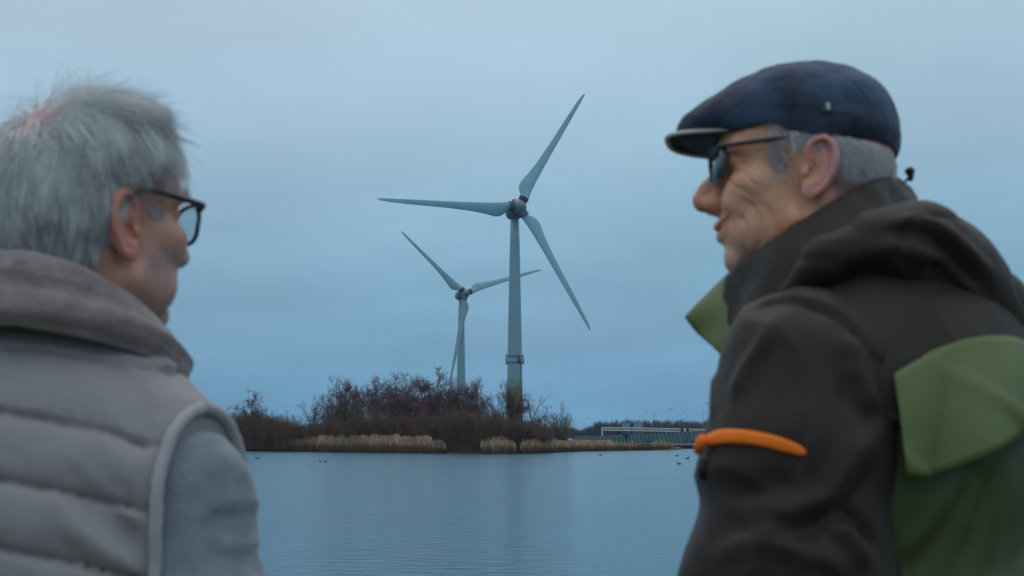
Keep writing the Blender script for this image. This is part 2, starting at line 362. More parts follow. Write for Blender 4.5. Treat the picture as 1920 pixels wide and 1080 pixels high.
def turbine(px, py, Y, yaw, tilt, R, ph, label, antennas):
    C = Vector(at(px, py, Y))
    a = Vector((math.sin(yaw) * math.cos(tilt), -math.cos(yaw) * math.cos(tilt), math.sin(tilt)))
    rv = Vector((math.cos(yaw), math.sin(yaw), 0)); uv = rv.cross(a); uv = uv if uv.z > 0 else -uv
    T = C - Vector((a.x, a.y, 0)).normalized() * 4.2
    base = Vector((T.x, T.y, .6)); root = empty('wind_turbine', base); tag(root, label, 'wind turbine', 'wind turbines behind the island')
    H = C.z - 1.6 - .6
    mb = MB(); mb.lathe([(0, 2.0), (8, 1.9), (22, 1.72), (35, 1.45), (48, 1.18), (H, 1.0)], 40)
    mb.build('tower', M['tower'], root)
    for z, r in ((22.5, 1.73), (39, 1.385)):
        mb = MB(); mb.lathe([(z, r), (z, r + .04), (z + .2, r + .04), (z + .2, r)], 40); mb.build('flange', M['tur'], root)
    mb = MB(); mb.lathe([(H - .9, 1.02), (H - .9, 1.18), (H + .25, 1.3), (H + .25, .9)], 32); mb.build('yaw_bearing', M['tur_dark'], root)
    R3 = Matrix((rv, uv, a)).transposed().to_4x4()
    off = C - base
    mb = MB(); mb.tube([(0, 0, z) for z in (-9.2, -8.8, -7.8, -6, -4, -2.6, -1.5)], [.1, .7, 1.35, 1.95, 2.2, 2.15, 1.95], 32)
    o = mb.build('nacelle', M['nacelle'], root); o.matrix_local = Matrix.Translation(off) @ R3
    mb = MB(); mb.tube([(0, 0, z) for z in (-1.45, -1.4, -.75, -.7)], [1.6, 2.02, 2.02, 1.6], 32)
    o = mb.build('generator_ring', M['tur_dark'], root); o.matrix_local = Matrix.Translation(off) @ R3
    mb = MB(); mb.tube([(0, 0, z) for z in (-.72, -.3, .3, .9, 1.35, 1.65, 1.78)], [1.75, 1.8, 1.7, 1.42, 1.0, .5, .05], 32)
    o = mb.build('spinner', M['nacelle'], root); o.matrix_local = Matrix.Translation(off) @ R3
    bv, bf = blade_mesh(R)
    for k in range(3):
        th = ph + k * 2 * math.pi / 3
        Bm = Matrix.Translation(off) @ R3 @ Matrix.Rotation(th, 4, 'Z')
        o = mesh_obj('blade', bv, bf, M['tur'], root); o.matrix_local = Bm
        mb = MB(); mb.tube([(1.1, 0, 0), (2.15, 0, 0), (2.2, 0, 0), (2.55, 0, 0)], [1.12, 1.12, 1.2, 1.2], 28)
        cc = mb.build('root_collar', M['tur_dark'], o)
    # wind vane, hatch and light on the nacelle roof
    mb = MB(); mb.tube([(-.2, 2.0, -4.2), (-.2, 3.0, -4.2)], .06, 6); 
    o = mb.build('wind_vane', M['tur_dark'], root, smooth=False); o.matrix_local = Matrix.Translation(off) @ R3
    mb = MB(); mb.box((-1.0, 1.9, -2.9), (.1, 2.25, -2.1)); o = mb.build('roof_hatch', M['tur_dark'], root, smooth=False); o.matrix_local = Matrix.Translation(off) @ R3
    mb = MB(); mb.tube([(-1.2, 1.55, -4.3), (-1.2, 2.35, -4.3), (-1.2, 2.6, -4.3)], [.3, .3, .1], 10)
    o = mb.build('warning_light', M['lampwhite'], root); o.matrix_local = Matrix.Translation(off) @ R3
    if antennas:
        za = 20.6
        for dz in (-.75, .75):
            mb = MB(); mb.tube([((1.74 + .15) * math.cos(q), (1.74 + .15) * math.sin(q), za + dz) for q in np.linspace(0, 2 * math.pi, 33)], .075, 6, cap=False)
            for q in np.linspace(0, 2 * math.pi, 9)[:-1]: mb.tube([(1.6 * math.cos(q), 1.6 * math.sin(q), za + dz), (2.1 * math.cos(q), 2.1 * math.sin(q), za + dz)], .05, 5)
            mb.build('antenna_ring', M['tur_dark'], root)
        for q, hh, w in ((180, 2.5, .3), (0, 2.3, .3), (-62, 2.1, .26), (-50, 1.7, .24), (60, 2.3, .3), (120, 2.3, .3), (-120, .01, .01)):
            if hh < .1: continue
            q = math.radians(q); rr = 1.99
            mb = MB(); c, s_ = math.cos(q), math.sin(q)
            pts = [(rr * c, rr * s_, za - hh / 2), (rr * c, rr * s_, za + hh / 2)]
            mb.tube(pts, w * .55, 8)
            mb.build('antenna_panel', M['nacelle'] if abs(c) > .9 or s_ > 0 else M['tur_dark'], root)
        mb = MB()                                  # cable run down the right flank of the tower
        q = math.radians(-38); mb.tube([((r + .06) * math.cos(q), (r + .06) * math.sin(q), z) for z, r in ((0, 2.0), (8, 1.9), (20.5, 1.75))], .07, 5); mb.build('cable', M['tur_dark'], root)
    return root
M['lampwhite'] = mat('lamp_glass', (.85, .85, .85), .2)
turbine(973.5, 387, 333, .251, .098, 33.9, 1.032, 'large pale wind turbine with antenna ring and green-banded tower foot, nearer of the two', True)
turbine(872.5, 549.5, 546, .407, .079, 34.4, .313, 'smaller farther wind turbine with plain tower, one blade hanging down its tower', False)

# ---- bare winter trees
M['bark'] = mat('bark_bare', (.07, .05, .05), 1, noise=.3, nscale=2)
M['twig'] = mat('twigs_purple', (.155, .072, .070), 1, noise=.35, nscale=.5)
M['twig2'] = mat('twigs_brown', (.15, .092, .066), 1, noise=.35, nscale=.5)
M['twig3'] = mat('twigs_pale', (.20, .17, .13), 1, noise=.25, nscale=.5)
def segs_mesh(S, n=3):
    S = np.asarray(S, float); p0 = S[:, :3]; p1 = S[:, 3:6]; r0 = S[:, 6]; r1 = S[:, 7]; t = p1 - p0; t /= np.linalg.norm(t, axis=1, keepdims=True) + 1e-9
    up = np.where(np.abs(t[:, 2:3]) < .9, np.array([[0, 0, 1.0]]), np.array([[1.0, 0, 0]])); a = np.cross(t, up); a /= np.linalg.norm(a, axis=1, keepdims=True); c = np.cross(t, a)
    V = np.zeros((len(S), 2 * n, 3))
    for k in range(n):
        d = a * math.cos(2 * math.pi * k / n) + c * math.sin(2 * math.pi * k / n)
        V[:, k] = p0 + d * r0[:, None]; V[:, n + k] = p1 + d * r1[:, None]
    f = np.array([[k, (k + 1) % n, n + (k + 1) % n, n + k] for k in range(n)])
    Fc = (np.arange(len(S)) * 2 * n)[:, None, None] + f[None]
    return V.reshape(-1, 3), Fc.reshape(-1, 4)
def rdir(rng): v = rng.normal(size=3); return v / np.linalg.norm(v)
def make_tree(seed, kind):
    """height about 10; returns trunk segments and crown segments"""
    rng = np.random.default_rng(seed); T = []; Cn = []
    def grow(p, d, L, r, lev):
        n = 5 if lev == 0 else (4 if lev < 3 else 3); q = p.copy(); dd = d.copy()
        for i in range(n):
            dd = dd + rdir(rng) * (.10 if lev == 0 else .2) + np.array([0, 0, .05 if kind != 'round' else .0]) * (lev > 0); dd /= np.linalg.norm(dd)
            q2 = q + dd * L / n; ra = r * (1 - .75 * i / n); rb = r * (1 - .75 * (i + 1) / n)
            (T if lev == 0 or (lev == 1 and kind == 'fan') else Cn).append([*q, *q2, max(ra, .012 if lev < 4 else .0085), max(rb, .0075)])
            if lev < 4:
                f = (i + 1) / n
                if lev == 0 and f < .25 and kind != 'low': nb = 0
                else: nb = {0: 3, 1: 2, 2: 3, 3: 3 if kind != 'sparse' else 2}[lev]
                for _ in range(nb):
                    o = rdir(rng); o -= dd * (o @ dd); o /= np.linalg.norm(o)
                    sp = {'tall': .55, 'round': .95, 'fan': .4, 'low': .9, 'sparse': .7}[kind] * rng.uniform(.6, 1.3)
                    nd = dd + o * sp; nd[2] += .12 if kind in ('tall', 'fan') else 0; nd /= np.linalg.norm(nd)
                    l = L * {0: .48, 1: .52, 2: .55, 3: .6}[lev] * rng.uniform(.6, 1.15) * (1.1 - .45 * f if lev == 0 else 1)
                    if kind == 'sparse' and lev == 3 and rng.random() < .5: continue
                    if lev == 3 and rng.random() < .3: continue
                    if lev == 2 and rng.random() < .15: continue
                    grow(q2, nd, l, rb * .55, lev + 1)
            q = q2
    if kind == 'fan':
        for k in range(13):
            a = rng.uniform(0, 6.28); s = rng.uniform(.1, .6); grow(np.array([0, 0, 0.0]), np.array([math.cos(a) * s, math.sin(a) * s, 1]) / math.hypot(1, s), 7.6 * rng.uniform(.8, 1.1), .10, 1)
    elif kind == 'low':
        for k in range(3):
            a = rng.uniform(0, 6.28); s = rng.uniform(.1, .5); grow(np.array([0, 0, 0.0]), np.array([math.cos(a) * s, math.sin(a) * s, 1]) / math.hypot(1, s), 7.5, .12, 0)
    else:
        grow(np.array([0, 0, 0.0]), np.array([0, 0, 1.0]), 8.3 if kind != 'round' else 7.4, .17, 0)
    A = np.array(Cn); s = 10 / max(A[:, 5].max(), 1)
    A[:, :6] *= s; B = np.array(T); B[:, :6] *= s
    return B, A
def env_tree(seed, kind):
    """limbs that reach for a rounded outline and break into finer and finer twigs; height about 10"""
    rng = np.random.default_rng(seed + 100); T = []; C = []
    rx, z0, z1, nl = {'tall': (2.9, 2.2, 10, 20), 'round': (3.3, 2.4, 9.7, 24), 'low': (4.2, .4, 9.4, 26), 'sparse': (3.4, 1.6, 9.8, 15), 'fan': (4.0, .8, 9.6, 44)}[kind]
    hc, hr_ = (z0 + z1) / 2, (z1 - z0) / 2
    pts = [np.array([0, 0, 0.0])]; top = {'tall': 9.0, 'round': 6.5, 'low': 3.0, 'sparse': 6.5, 'fan': .6}[kind]; n = 8
    for i in range(n): pts.append(pts[-1] + np.array([rng.normal() * .13, rng.normal() * .13, top / n]))
    for i in range(n): T.append([*pts[i], *pts[i + 1], .19 - .16 * i / n, .19 - .16 * (i + 1) / n])
    def line(a, b, r0, r1, m, wob, out):
        d = b - a; L = np.linalg.norm(d); q = [a]
        for i in range(1, m + 1): q.append(a + d * i / m + (rdir(rng) * wob * L * (i < m)) + np.array([0, 0, -.10 * L * math.sin(math.pi * i / m)]) * (0 if kind == 'fan' else 1))
        for i in range(m): out.append([*q[i], *q[i + 1], r0 + (r1 - r0) * i / m, r0 + (r1 - r0) * (i + 1) / m])
        return q
    for _ in range(nl):
        u = rdir(rng); u[2] = abs(u[2]) * (1 if rng.random() < .75 else -.7); rr = rng.uniform(.75, 1.0) * (1 + .22 * math.sin(3 * math.atan2(u[1], u[0]) + seed))
        e_ = np.array([u[0] * rx * rr, u[1] * rx * rr, hc + u[2] * hr_ * rr])
        zz = min(e_[2] - .8, rng.uniform(.15, .9) * top if kind != 'fan' else .3); zz = max(zz, .3); k = min(int(zz / top * n), n - 1); a = pts[k] + (pts[k + 1] - pts[k]) * min(max(zz / top * n - k, 0), 1)
        q = line(a, e_, .075, .016, 5, .05, T if kind == 'fan' else C)
        for _ in range(14 if kind != 'sparse' else 8):
            f = rng.uniform(.25, 1.0) * 5; i = min(int(f), 4); b = q[i] + (q[i + 1] - q[i]) * (f - i); dd = (e_ - a) / np.linalg.norm(e_ - a)
            o = rdir(rng); nd = dd * .7 + o * .8 + np.array([0, 0, .25]); nd /= np.linalg.norm(nd); L = rng.uniform(.7, 1.7) * (rx / 3.3) ** .5
            q2 = line(b, b + nd * L, .022, .010, 3, .06, C)
            for _ in range(6 if kind != 'sparse' else 4):
                g_ = rng.uniform(.2, 1) * 3; j = min(int(g_), 2); c = q2[j] + (q2[j + 1] - q2[j]) * (g_ - j); o = nd * .6 + rdir(rng) * .9 + np.array([0, 0, .2]); o /= np.linalg.norm(o)
                d2 = c + o * rng.uniform(.3, .8); C.append([*c, *d2, .017, .011])
                for _ in range(2): h_ = c + (d2 - c) * rng.uniform(.2, .9); o2 = o + rdir(rng) * .8; C.append([*h_, *(h_ + o2 * rng.uniform(.18, .4)), .0085, .0065])
    A = np.array(C); s = 10 / np.percentile(A[:, 5], 98.5); A[:, :6] *= s; B = np.array(T); B[:, :6] *= s
    return B, A
PR = {}
def proto(kind, seed, mt):
    key = (kind, seed, mt)
    if key not in PR:
        B, A = env_tree(seed, kind); v, f = segs_mesh(B, 6); m1 = mesh_obj('trunk', v, f, M['bark'] if mt != 'twig3' else M['twig3']).data; v, f = segs_mesh(A, 3); m2 = mesh_obj('crown', v, f, M[mt]).data
        for mm in (m1, m2):
            for o in [o for o in bpy.data.objects if o.data == mm]: bpy.data.objects.remove(o)
        PR[key] = (m1, m2)
    return PR[key]
def plant(name, px, top, Y, kind, seed, mt, label, wid=1.0, group=None, cat='tree', parts=('trunk', 'crown')):
    X = (px - 960) / F * Y; z0 = .5; H = at(px, top, Y)[2] - z0
    r_ = empty(name, (X, Y, z0), seed * 1.7 + px * .37); tag(r_, label, cat, group)
    m1, m2 = proto(kind, seed, mt); s = H / 10
    for nm, me in zip(parts, (m1, m2)):
        o = bpy.data.objects.new(nm, me); COL.objects.link(o); o.parent = r_; o.scale = (s * wid, s * wid, s)
    return r_
G1 = 'bare trees on the island'
TR = [(475, 737, 300, 'tall', 1, 'twig', .8, 'narrow bare tree standing alone above scrub at left end of the island'),
 (452, 760, 306, 'low', 1, 'twig2', 1, 'ragged bare tree leaning out beside the left man\'s shoulder'),
 (508, 770, 300, 'low', 2, 'twig2', 1.1, 'low bushy bare tree just right of the lone narrow tree'),
 (588, 740, 292, 'sparse', 3, 'twig2', .8, 'thin see-through bare tree at left edge of the main grove'),
 (625, 738, 290, 'round', 1, 'twig', .95, 'rounded bare tree between the thin see-through tree and the tall forked one'),
 (646, 713, 284, 'tall', 2, 'twig', 1.1, 'tall forked bare tree, first high crown from the left of the grove'),
 (672, 728, 288, 'round', 2, 'twig', .8, 'bare tree with drooping twigs right of the first high crown'),
 (697, 742, 280, 'sparse', 4, 'twig2', 1.0, 'bare tree filling the dip left of the dense purple crowns'),
 (712, 714, 286, 'tall', 3, 'twig', .9, 'slim bare tree on left edge of the dense purple crowns'),
 (738, 706, 279, 'round', 3, 'twig', 1.0, 'dense purple-brown bare tree, left of the two broadest crowns'),
 (766, 711, 277, 'round', 1, 'twig', 1.05, 'dense purple-brown bare tree, right of the two broadest crowns'),
 (794, 714, 274, 'tall', 4, 'twig', 1.0, 'bare tree directly left of the highest treetop'),
 (819, 697, 272, 'tall', 1, 'twig', .95, 'tallest bare tree of the island with a spiky top'),
 (838, 724, 268, 'round', 2, 'twig', .8, 'bare tree under the hanging blade of the far turbine'),
 (864, 716, 270, 'round', 3, 'twig', .85, 'bare tree hiding the foot of the far turbine'),
 (889, 714, 266, 'tall', 2, 'twig', .95, 'bare tree just right of the far turbine tower'),
 (909, 737, 262, 'sparse', 3, 'twig', 1.0, 'open-branched bare tree halfway between both turbine towers'),
 (936, 748, 262, 'round', 1, 'twig', .6, 'small bare tree left of the green tower foot'),
 (964, 720, 264, 'tall', 3, 'twig', .85, 'bare tree standing in front of the green tower foot'),
 (992, 740, 262, 'sparse', 5, 'twig', 1.15, 'wide open-branched bare tree right of the green tower foot'),
 (1012, 776, 280, 'low', 2, 'twig', .9, 'low dark bare tree at right end of the grove'),
 (1050, 766, 300, 'fan', 1, 'twig3', .85, 'lone pale fan-shaped bare willow standing apart right of the grove'),
 (1020, 795, 330, 'low', 1, 'twig', 1.2, 'low dark tree behind the gap between grove and lone willow'),
 (660, 752, 270, 'low', 1, 'twig2', 1, 'low brown bare tree in front of the first high crown'),
 (720, 757, 266, 'low', 2, 'twig2', 1.1, 'low brown bare tree in front of the two broadest crowns'),
 (786, 755, 262, 'low', 1, 'twig', 1.1, 'low bare tree in front of the highest treetop'),
 (850, 760, 256, 'low', 2, 'twig2', 1.1, 'low brown bare tree on the point nearest the water'),
 (545, 778, 296, 'low', 1, 'twig2', 1.2, 'low bare tree in the dip between left scrub and main grove')]
for px, top, Y, k, sd_, mt, w, lb in TR: plant('bare_tree', px, top, Y, k, sd_, mt, lb, w, G1)
# shrubs one can pick out
SH = [(446, 786, 'left shoulder side'), (486, 782, ''), (528, 784, ''), (566, 790, ''), (606, 786, ''), (640, 788, ''), (684, 780, ''), (745, 778, ''), (808, 776, ''), (872, 770, ''), (905, 774, ''), (930, 782, ''), (958, 780, ''), (985, 786, ''), (1008, 796, '')]
shlab = ['brown shrub at far left end of the island scrub', 'brown shrub below the lone narrow tree', 'brown shrub before the dip in the island scrub', 'low brown shrub in the dip before the main grove', 'brown shrub under the thin see-through tree',
 'brown shrub behind left end of the pale reeds', 'brown shrub above the middle of the left reed bed', 'tall brown shrub behind the right half of the left reed bed', 'tall brown shrub at right end of the left reed bed', 'tall dark shrub on the point without reeds',
 'dark shrub left of the tufted right reed clump', 'shrub behind the tufted right reed clump', 'brown shrub at the foot of the near turbine', 'brown shrub between the two right reed tufts', 'last brown shrub at right end of the grove']
for i, ((px, top, _), lb) in enumerate(zip(SH, shlab)):
    X = (px - 960) / F * 265; Y = shoreY(X * 1.02) + 4.5
    plant('bare_shrub', px, top, Y, 'low', 3 + i % 2, 'twig2', lb, 1.25, 'shrubs along the island edge', 'shrub', ('stem', 'foliage_twigs'))
# undergrowth mass
rng = np.random.default_rng(5); S = []
def hprof(px):
    return np.interp(px, [380, 440, 470, 530, 560, 600, 700, 780, 830, 870, 930, 1000, 1025, 1030], [778, 776, 770, 783, 795, 790, 786, 778, 776, 768, 782, 792, 806, 830])
for i in range(17000):
    px = rng.uniform(380, 1026); Xa = (px - 960) / F * 270; y0 = shoreY(Xa)
    dpt = rng.uniform(.6, 16) if px < 840 or px > 905 else rng.uniform(.3, 14)
    Y = y0 + dpt; X = (px - 960) / F * Y; topz = at(px, hprof(px), Y)[2]
    if 540 < px < 835 and dpt < 5: topz = min(topz, .6 + dpt * .9)
    h = (topz - .4) * rng.uniform(.35, 1.02); lean = rng.normal(size=2) * .28 * h
    p = np.array([X, Y, .3]); q = p + np.array([lean[0] * .4, lean[1] * .4, h * .55]); e_ = q + np.array([lean[0] * .6 + rng.normal() * .25, lean[1], h * .45])
    S.append([*p, *q, .035, .026]); S.append([*q, *e_, .026, .012])
    for _ in range(3):
        c = q + (e_ - q) * rng.uniform(0, .8); S.append([*c, *(c + np.array([rng.normal() * .5, rng.normal() * .4, abs(rng.normal()) * .6 + .25])), .018, .010])
v, f = segs_mesh(S, 3); M['under'] = mat('undergrowth_stems', (.15, .082, .060), 1, noise=.45, nscale=.25)
tag(mesh_obj('undergrowth', v, f, M['under']), 'tangled brown bramble and willow scrub covering the island floor', 'undergrowth', kind='stuff')
# reeds
def reeds(clumps, label, n, seed):
    rng = np.random.default_rng(seed); P = []; T = []; Fq = []
    tot = sum(c[1] - c[0] for c in clumps)
    for (a, b_, top, depth, c0) in clumps:
        m = int(n * (b_ - a) / tot); px = rng.uniform(a, b_, m); dp = rng.uniform(-.3, depth, m)
        edge = np.minimum(np.minimum((px - a), (b_ - px)) / 9.0, 1) ** .5
        nz_ = .5 * np.sin(px * .31 + seed) + .5 * np.sin(px * .83 + 2) + .8 * np.sin(px * .13 + seed * 2)
        for x, d, e_, nn_ in zip(px, dp, edge, nz_):
            Xa = (x - 960) / F * 265; Y = shoreY(Xa) + d; Y = shoreY((x - 960) / F * Y) + d; X = (x - 960) / F * Y
            H = (at(x, top, Y)[2]) * (.72 + .28 * e_) * rng.uniform(.72, 1.04) * (1 + .05 * nn_ + rng.normal() * .03) * (.75 + .25 * min(1, (d + .6) / 1.5))
            w = rng.uniform(.022, .05); ln = -.16 * H * rng.uniform(.3, 1.3) + rng.normal() * .12; ly = rng.normal() * .15
            sh = rng.uniform(.6, 1.25) * (1 + .12 * nn_); k = len(P)
            P += [(X - w, Y, -.1), (X + w, Y, -.1), (X - w * 1.3 + ln * .3, Y + ly * .3, H * .55), (X + w * 1.3 + ln * .3, Y + ly * .3, H * .55),
                  (X - w * 2.2 + ln * .7, Y + ly * .7, H * .83), (X + w * 2.2 + ln * .7, Y + ly * .7, H * .83), (X + ln, Y + ly, H)]
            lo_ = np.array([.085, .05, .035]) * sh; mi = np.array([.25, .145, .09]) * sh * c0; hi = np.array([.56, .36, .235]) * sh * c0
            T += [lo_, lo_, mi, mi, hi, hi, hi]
            Fq += [(k, k + 1, k + 3, k + 2), (k + 2, k + 3, k + 5, k + 4), (k + 4, k + 5, k + 6)]
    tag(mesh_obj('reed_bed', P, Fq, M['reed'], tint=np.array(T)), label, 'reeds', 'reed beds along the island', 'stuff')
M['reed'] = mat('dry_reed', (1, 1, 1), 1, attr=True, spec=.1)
reeds([(545, 572, 822, 2.5, .7), (572, 610, 819, 3, .8), (598, 640, 816, 4, 1), (635, 700, 815, 4.5, 1), (695, 760, 816, 4.5, 1), (755, 815, 818, 4, .95), (812, 838, 824, 3, .7)], 'long pale band of dry reeds before the grove, swept leftwards', 13000, 2)
reeds([(905, 968, 820, 5, 1.05), (925, 962, 818, 4, 1.05)], 'bushy tuft of pale dry reeds left of the near turbine foot', 3600, 3)
reeds([(978, 1018, 822, 5, 1.0), (1014, 1036, 826, 4, .8)], 'rounded tuft of pale dry reeds right of the near turbine foot', 2600, 4)
reeds([(1032, 1066, 826, 4, .9), (1060, 1112, 826, 5, 1), (1104, 1152, 825.5, 5, 1.0)], 'straight-edged bed of dry reeds below the lone willow', 5200, 5)
reeds([(1150, 1200, 829, 2, .75), (1196, 1225, 831, 1.5, .45), (1220, 1262, 827.5, 4, .9), (1255, 1275, 838, 1, .9)], 'thin low fringe of dry reeds on the grassy spit', 1700, 6)
# grassy spit in front of the low reeds
V = []; cols = np.linspace(1148, 1276, 30)
for dy, z in ((-1.2, -.2), (-.6, .12), (3, .38), (7, .36)):
    for c in cols:
        Xa = (c - 960) / F * 312; y = shoreY(Xa) + dy; V.append(((c - 960) / F * y, y, z + .04))
n = len(cols); tag(mesh_obj('grass_spit', V, [(r * n + i, r * n + i + 1, (r + 1) * n + i + 1, (r + 1) * n + i) for r in range(3) for i in range(n - 1)], M['grass_far']), kind='structure')

# ---- far shore: road, barrier, gantry, lamps, wood
M['panel'] = mat('barrier_panel', (.09, .19, .20), .5, noise=.2, nscale=.3)
M['post'] = mat('barrier_post', (.05, .06, .07), .7)
M['white_steel'] = mat('white_steel', (.62, .62, .64), .5, noise=.1)
M['dark'] = mat('dark_metal', (.03, .03, .035), .6)
M['sign_back'] = mat('sign_back', (.16, .30, .42), .5, noise=.1, nscale=.4)
M['concrete'] = mat('concrete_grey', (.28, .31, .33), .8, noise=.15, nscale=.4)
M['rust'] = mat('dark_timber', (.055, .03, .028), .9, noise=.3, nscale=1)
YB = 420.0
def bx(px): return (px - 960) / F * YB
def zt(py, Y=YB): return ZC + (820 - py) / F * Y
root = empty('noise_barrier', (bx(1060), YB, .5)); tag(root, 'long greenish noise barrier of slanted panels beside the motorway on far shore', 'noise barrier')
gcol = [(.05, .16, .34), (.22, .40, .10), (.36, .36, .38), (.16, .12, .30), (.05, .24, .36), (.30, .10, .14), (.10, .10, .12)]
gm = [mat('graffiti_%s' % nm, c, .8, noise=.5, nscale=1.5) for nm, c in zip(('blue', 'green', 'grey', 'purple', 'teal', 'red', 'black'), gcol)]
rr = random.Random(4); px = 1076.0; i = 0
def pt(q): return np.interp(q, [1076, 1130, 1200, 1345], [817.5, 817, 813.5, 807.5])
while px < 1372:
    st_ = 7.6; x0, x1 = bx(px) - root.location.x, bx(px + st_ - .9) - root.location.x
    zb = .6 - .5; ztop = zt(pt(px)) - .5; ln = (ztop - zb) * (-.28 if px > 1172 else 0)
    zm = zb + (ztop - zb) * .42
    V = []
    for yy in (0, .12):
        for z, l in ((zb, 0), (ztop, ln)): V += [(x0 + l, yy, z), (x1 + l, yy, z)]
    mesh_obj('panel', V, [(0, 1, 3, 2), (5, 4, 6, 7), (2, 3, 7, 6), (0, 2, 6, 4), (1, 5, 7, 3)], M['panel'], root, False)
    mb = MB(); w = bx(px + st_) - root.location.x; mb.tube([(w - .07, -.05, zb), (w - .07 + ln, -.05, ztop + .1)], .09, 4); mb.build('post', M['post'], root, False)
    if rr.random() < .62:
        k = rr.randrange(len(gm)); h0 = zb + rr.uniform(.1, .3); h1 = zb + (ztop - zb) * rr.uniform(.3, .48); xa = x0 + rr.uniform(0, .3); xb = x1 - rr.uniform(0, .3); lf = ln * .42
        npt = 9; V = []
        for q in range(npt):
            a = 2 * math.pi * q / npt; rr_ = rr.uniform(.75, 1.05); zz = (h0 + h1) / 2 + math.sin(a) * (h1 - h0) / 2 * rr_; V.append(((xa + xb) / 2 + math.cos(a) * (xb - xa) / 2 * rr_ * 1.2 + ln * (zz - zb) / (ztop - zb), -.012, zz))
        mesh_obj('graffiti_patch', V, [tuple(range(npt))], gm[k], root, False)
    px += st_; i += 1
mb = MB(); mb.box((0, -.9, -.2), (bx(1372) - root.location.x, -.3, .55)); mb.build('footing', M['concrete'], root, False)
# roadside wall, left part, and rails
r2 = empty('viaduct_parapet', (bx(985), 470, .6)); tag(r2, 'low blue-grey road parapet running behind the lone willow', 'parapet')
mb = MB(); mb.box((0, 0, .6), ((1142 - 985) / F * 470, .5, 1.15)); mb.build('wall', M['concrete'], r2, False)
mb = MB(); mb.box((0, -.15, 1.25), ((1142 - 985) / F * 470, .0, 1.95)); mb.build('blue_band', mat('parapet_blue', (.10, .22, .34), .6), r2, False)
for k in range(10):
    mb = MB(); xx = k * 2.9; mb.box((xx, .05, 0), (xx + .2, .3, .6)); mb.build('support', M['post'], r2, False)
r3 = empty('guard_rail', ((1012 - 960) / F * 372, 372, .6)); tag(r3, 'dark two-bar guard rail between grove and lone willow', 'guard rail')
for z in (.55, 1.25):
    mb = MB(); mb.box((0, 0, z), (18.5, .12, z + .3)); mb.build('rail', M['concrete'], r3, False)
for k in range(8):
    mb = MB(); mb.box((k * 2.5, .13, 0), (k * 2.5 + .15, .28, 1.55)); mb.build('post', M['post'], r3, False)
# gantry
def gantry(pa, pb, ya, yb, legs, signs, label, box=None):
    g_ = empty('sign_gantry', (bx(pa), 430, .6)); tag(g_, label, 'sign gantry', 'gantries over the motorway')
    G = lambda px: (px - 960) / F * 430 - g_.location.x
    Z = lambda py: ZC + (820 - py) / F * 430 - .6
    for nm, dy in (('top_chord', 0), ('bottom_chord', 5.0)):
        for yy in (0, 1.1):
            mb = MB(); mb.tube([(G(pa), yy, Z(ya + dy)), (G(pb), yy, Z(yb + dy))], .13, 6); mb.build(nm, M['white_steel'], g_)
    nseg = int((pb - pa) / 5); mb = MB()
    for k in range(nseg):
        a = pa + (pb - pa) * k / nseg; b2 = pa + (pb - pa) * (k + 1) / nseg; ta = ya + (yb - ya) * k / nseg
        mb.tube([(G(a), 0, Z(ta + (0 if k % 2 else 5))), (G(b2), 0, Z(ta + (5 if k % 2 else 0)))], .075, 4); mb.tube([(G(a), 1.1, Z(ta + (5 if k % 2 else 0))), (G(b2), 1.1, Z(ta + (0 if k % 2 else 5)))], .075, 4)
    mb.build('lattice', M['white_steel'], g_, False)
    for px, w in legs:
        mb = MB(); mb.box((G(px) - w, .2, 0), (G(px) + w, .9, Z(ya + 1))); mb.build('leg', M['white_steel'], g_, False)
    for a, b2, t_, bt in signs:
        mb = MB(); mb.box((G(a), 1.3, Z(bt)), (G(b2), 1.5, Z(t_))); s_ = mb.build('sign_board', M['sign_back'], g_, False)
        mb = MB()
        for q in (.25, .75): mb.box((G(a + (b2 - a) * q) - .08, 1.15, Z(bt)), (G(a + (b2 - a) * q) + .08, 1.29, Z(t_)))
        mb.build('stiffener', M['concrete'], s_, False)
    if box:
        for q in box: mb = MB(); mb.box((G(q) - .35, -.5, Z(ya + 8)), (G(q) + .35, -.15, Z(ya))); mb.build('signal_box', M['dark'], g_, False)
gantry(1127.5, 1284, 802, 804.5, [(1128.5, .22), (1248.5, .25), (1284, .25)], [(1165.5, 1181, 793, 812), (1188, 1205.5, 793, 812.5)], 'white lattice gantry with two blue-backed sign boards over the motorway', [1277])
gantry(1290, 1372, 805, 805.5, [(1371, .25)], [], 'shorter lattice gantry running behind the right man\'s sleeve', [1288])
def lamp_post(px, top, Y, label, arm=1):
    l_ = empty('street_lamp', ((px - 960) / F * Y, Y, .6)); tag(l_, label, 'street lamp', 'lamp posts along the motorway'); H = zt(top, Y) - .6
    mb = MB(); mb.tube([(0, 0, 0), (0, 0, H * .6), (0, 0, H)], [.10, .07, .05], 6); mb.build('pole', M['concrete'], l_)
    mb = MB(); mb.tube([(0, 0, H), (.6 * arm, 0, H + .12), (1.3 * arm, 0, H + .15)], .05, 5); mb.build('arm', M['concrete'], l_)
    mb = MB(); mb.box((min(.9 * arm, 1.9 * arm), -.15, H + .06), (max(.9 * arm, 1.9 * arm), .15, H + .22)); mb.build('lamp_head', M['post'], l_, False)
for a in ((1317, 757.5, 440, 'tallest lamp post, beside the right man\'s sleeve'), (1274, 775, 620, 'lamp post rising behind the right leg of the gantry'), (1252.5, 767, 560, 'thin lamp post left of the gantry\'s middle leg'),
          (1221, 777, 660, 'faint lamp post between the sign boards and the middle gantry leg'), (1204, 775, 600, 'lamp post just above the right sign board'), (1097, 785, 560, 'lamp post at left end of the distant wood')): lamp_post(*a)
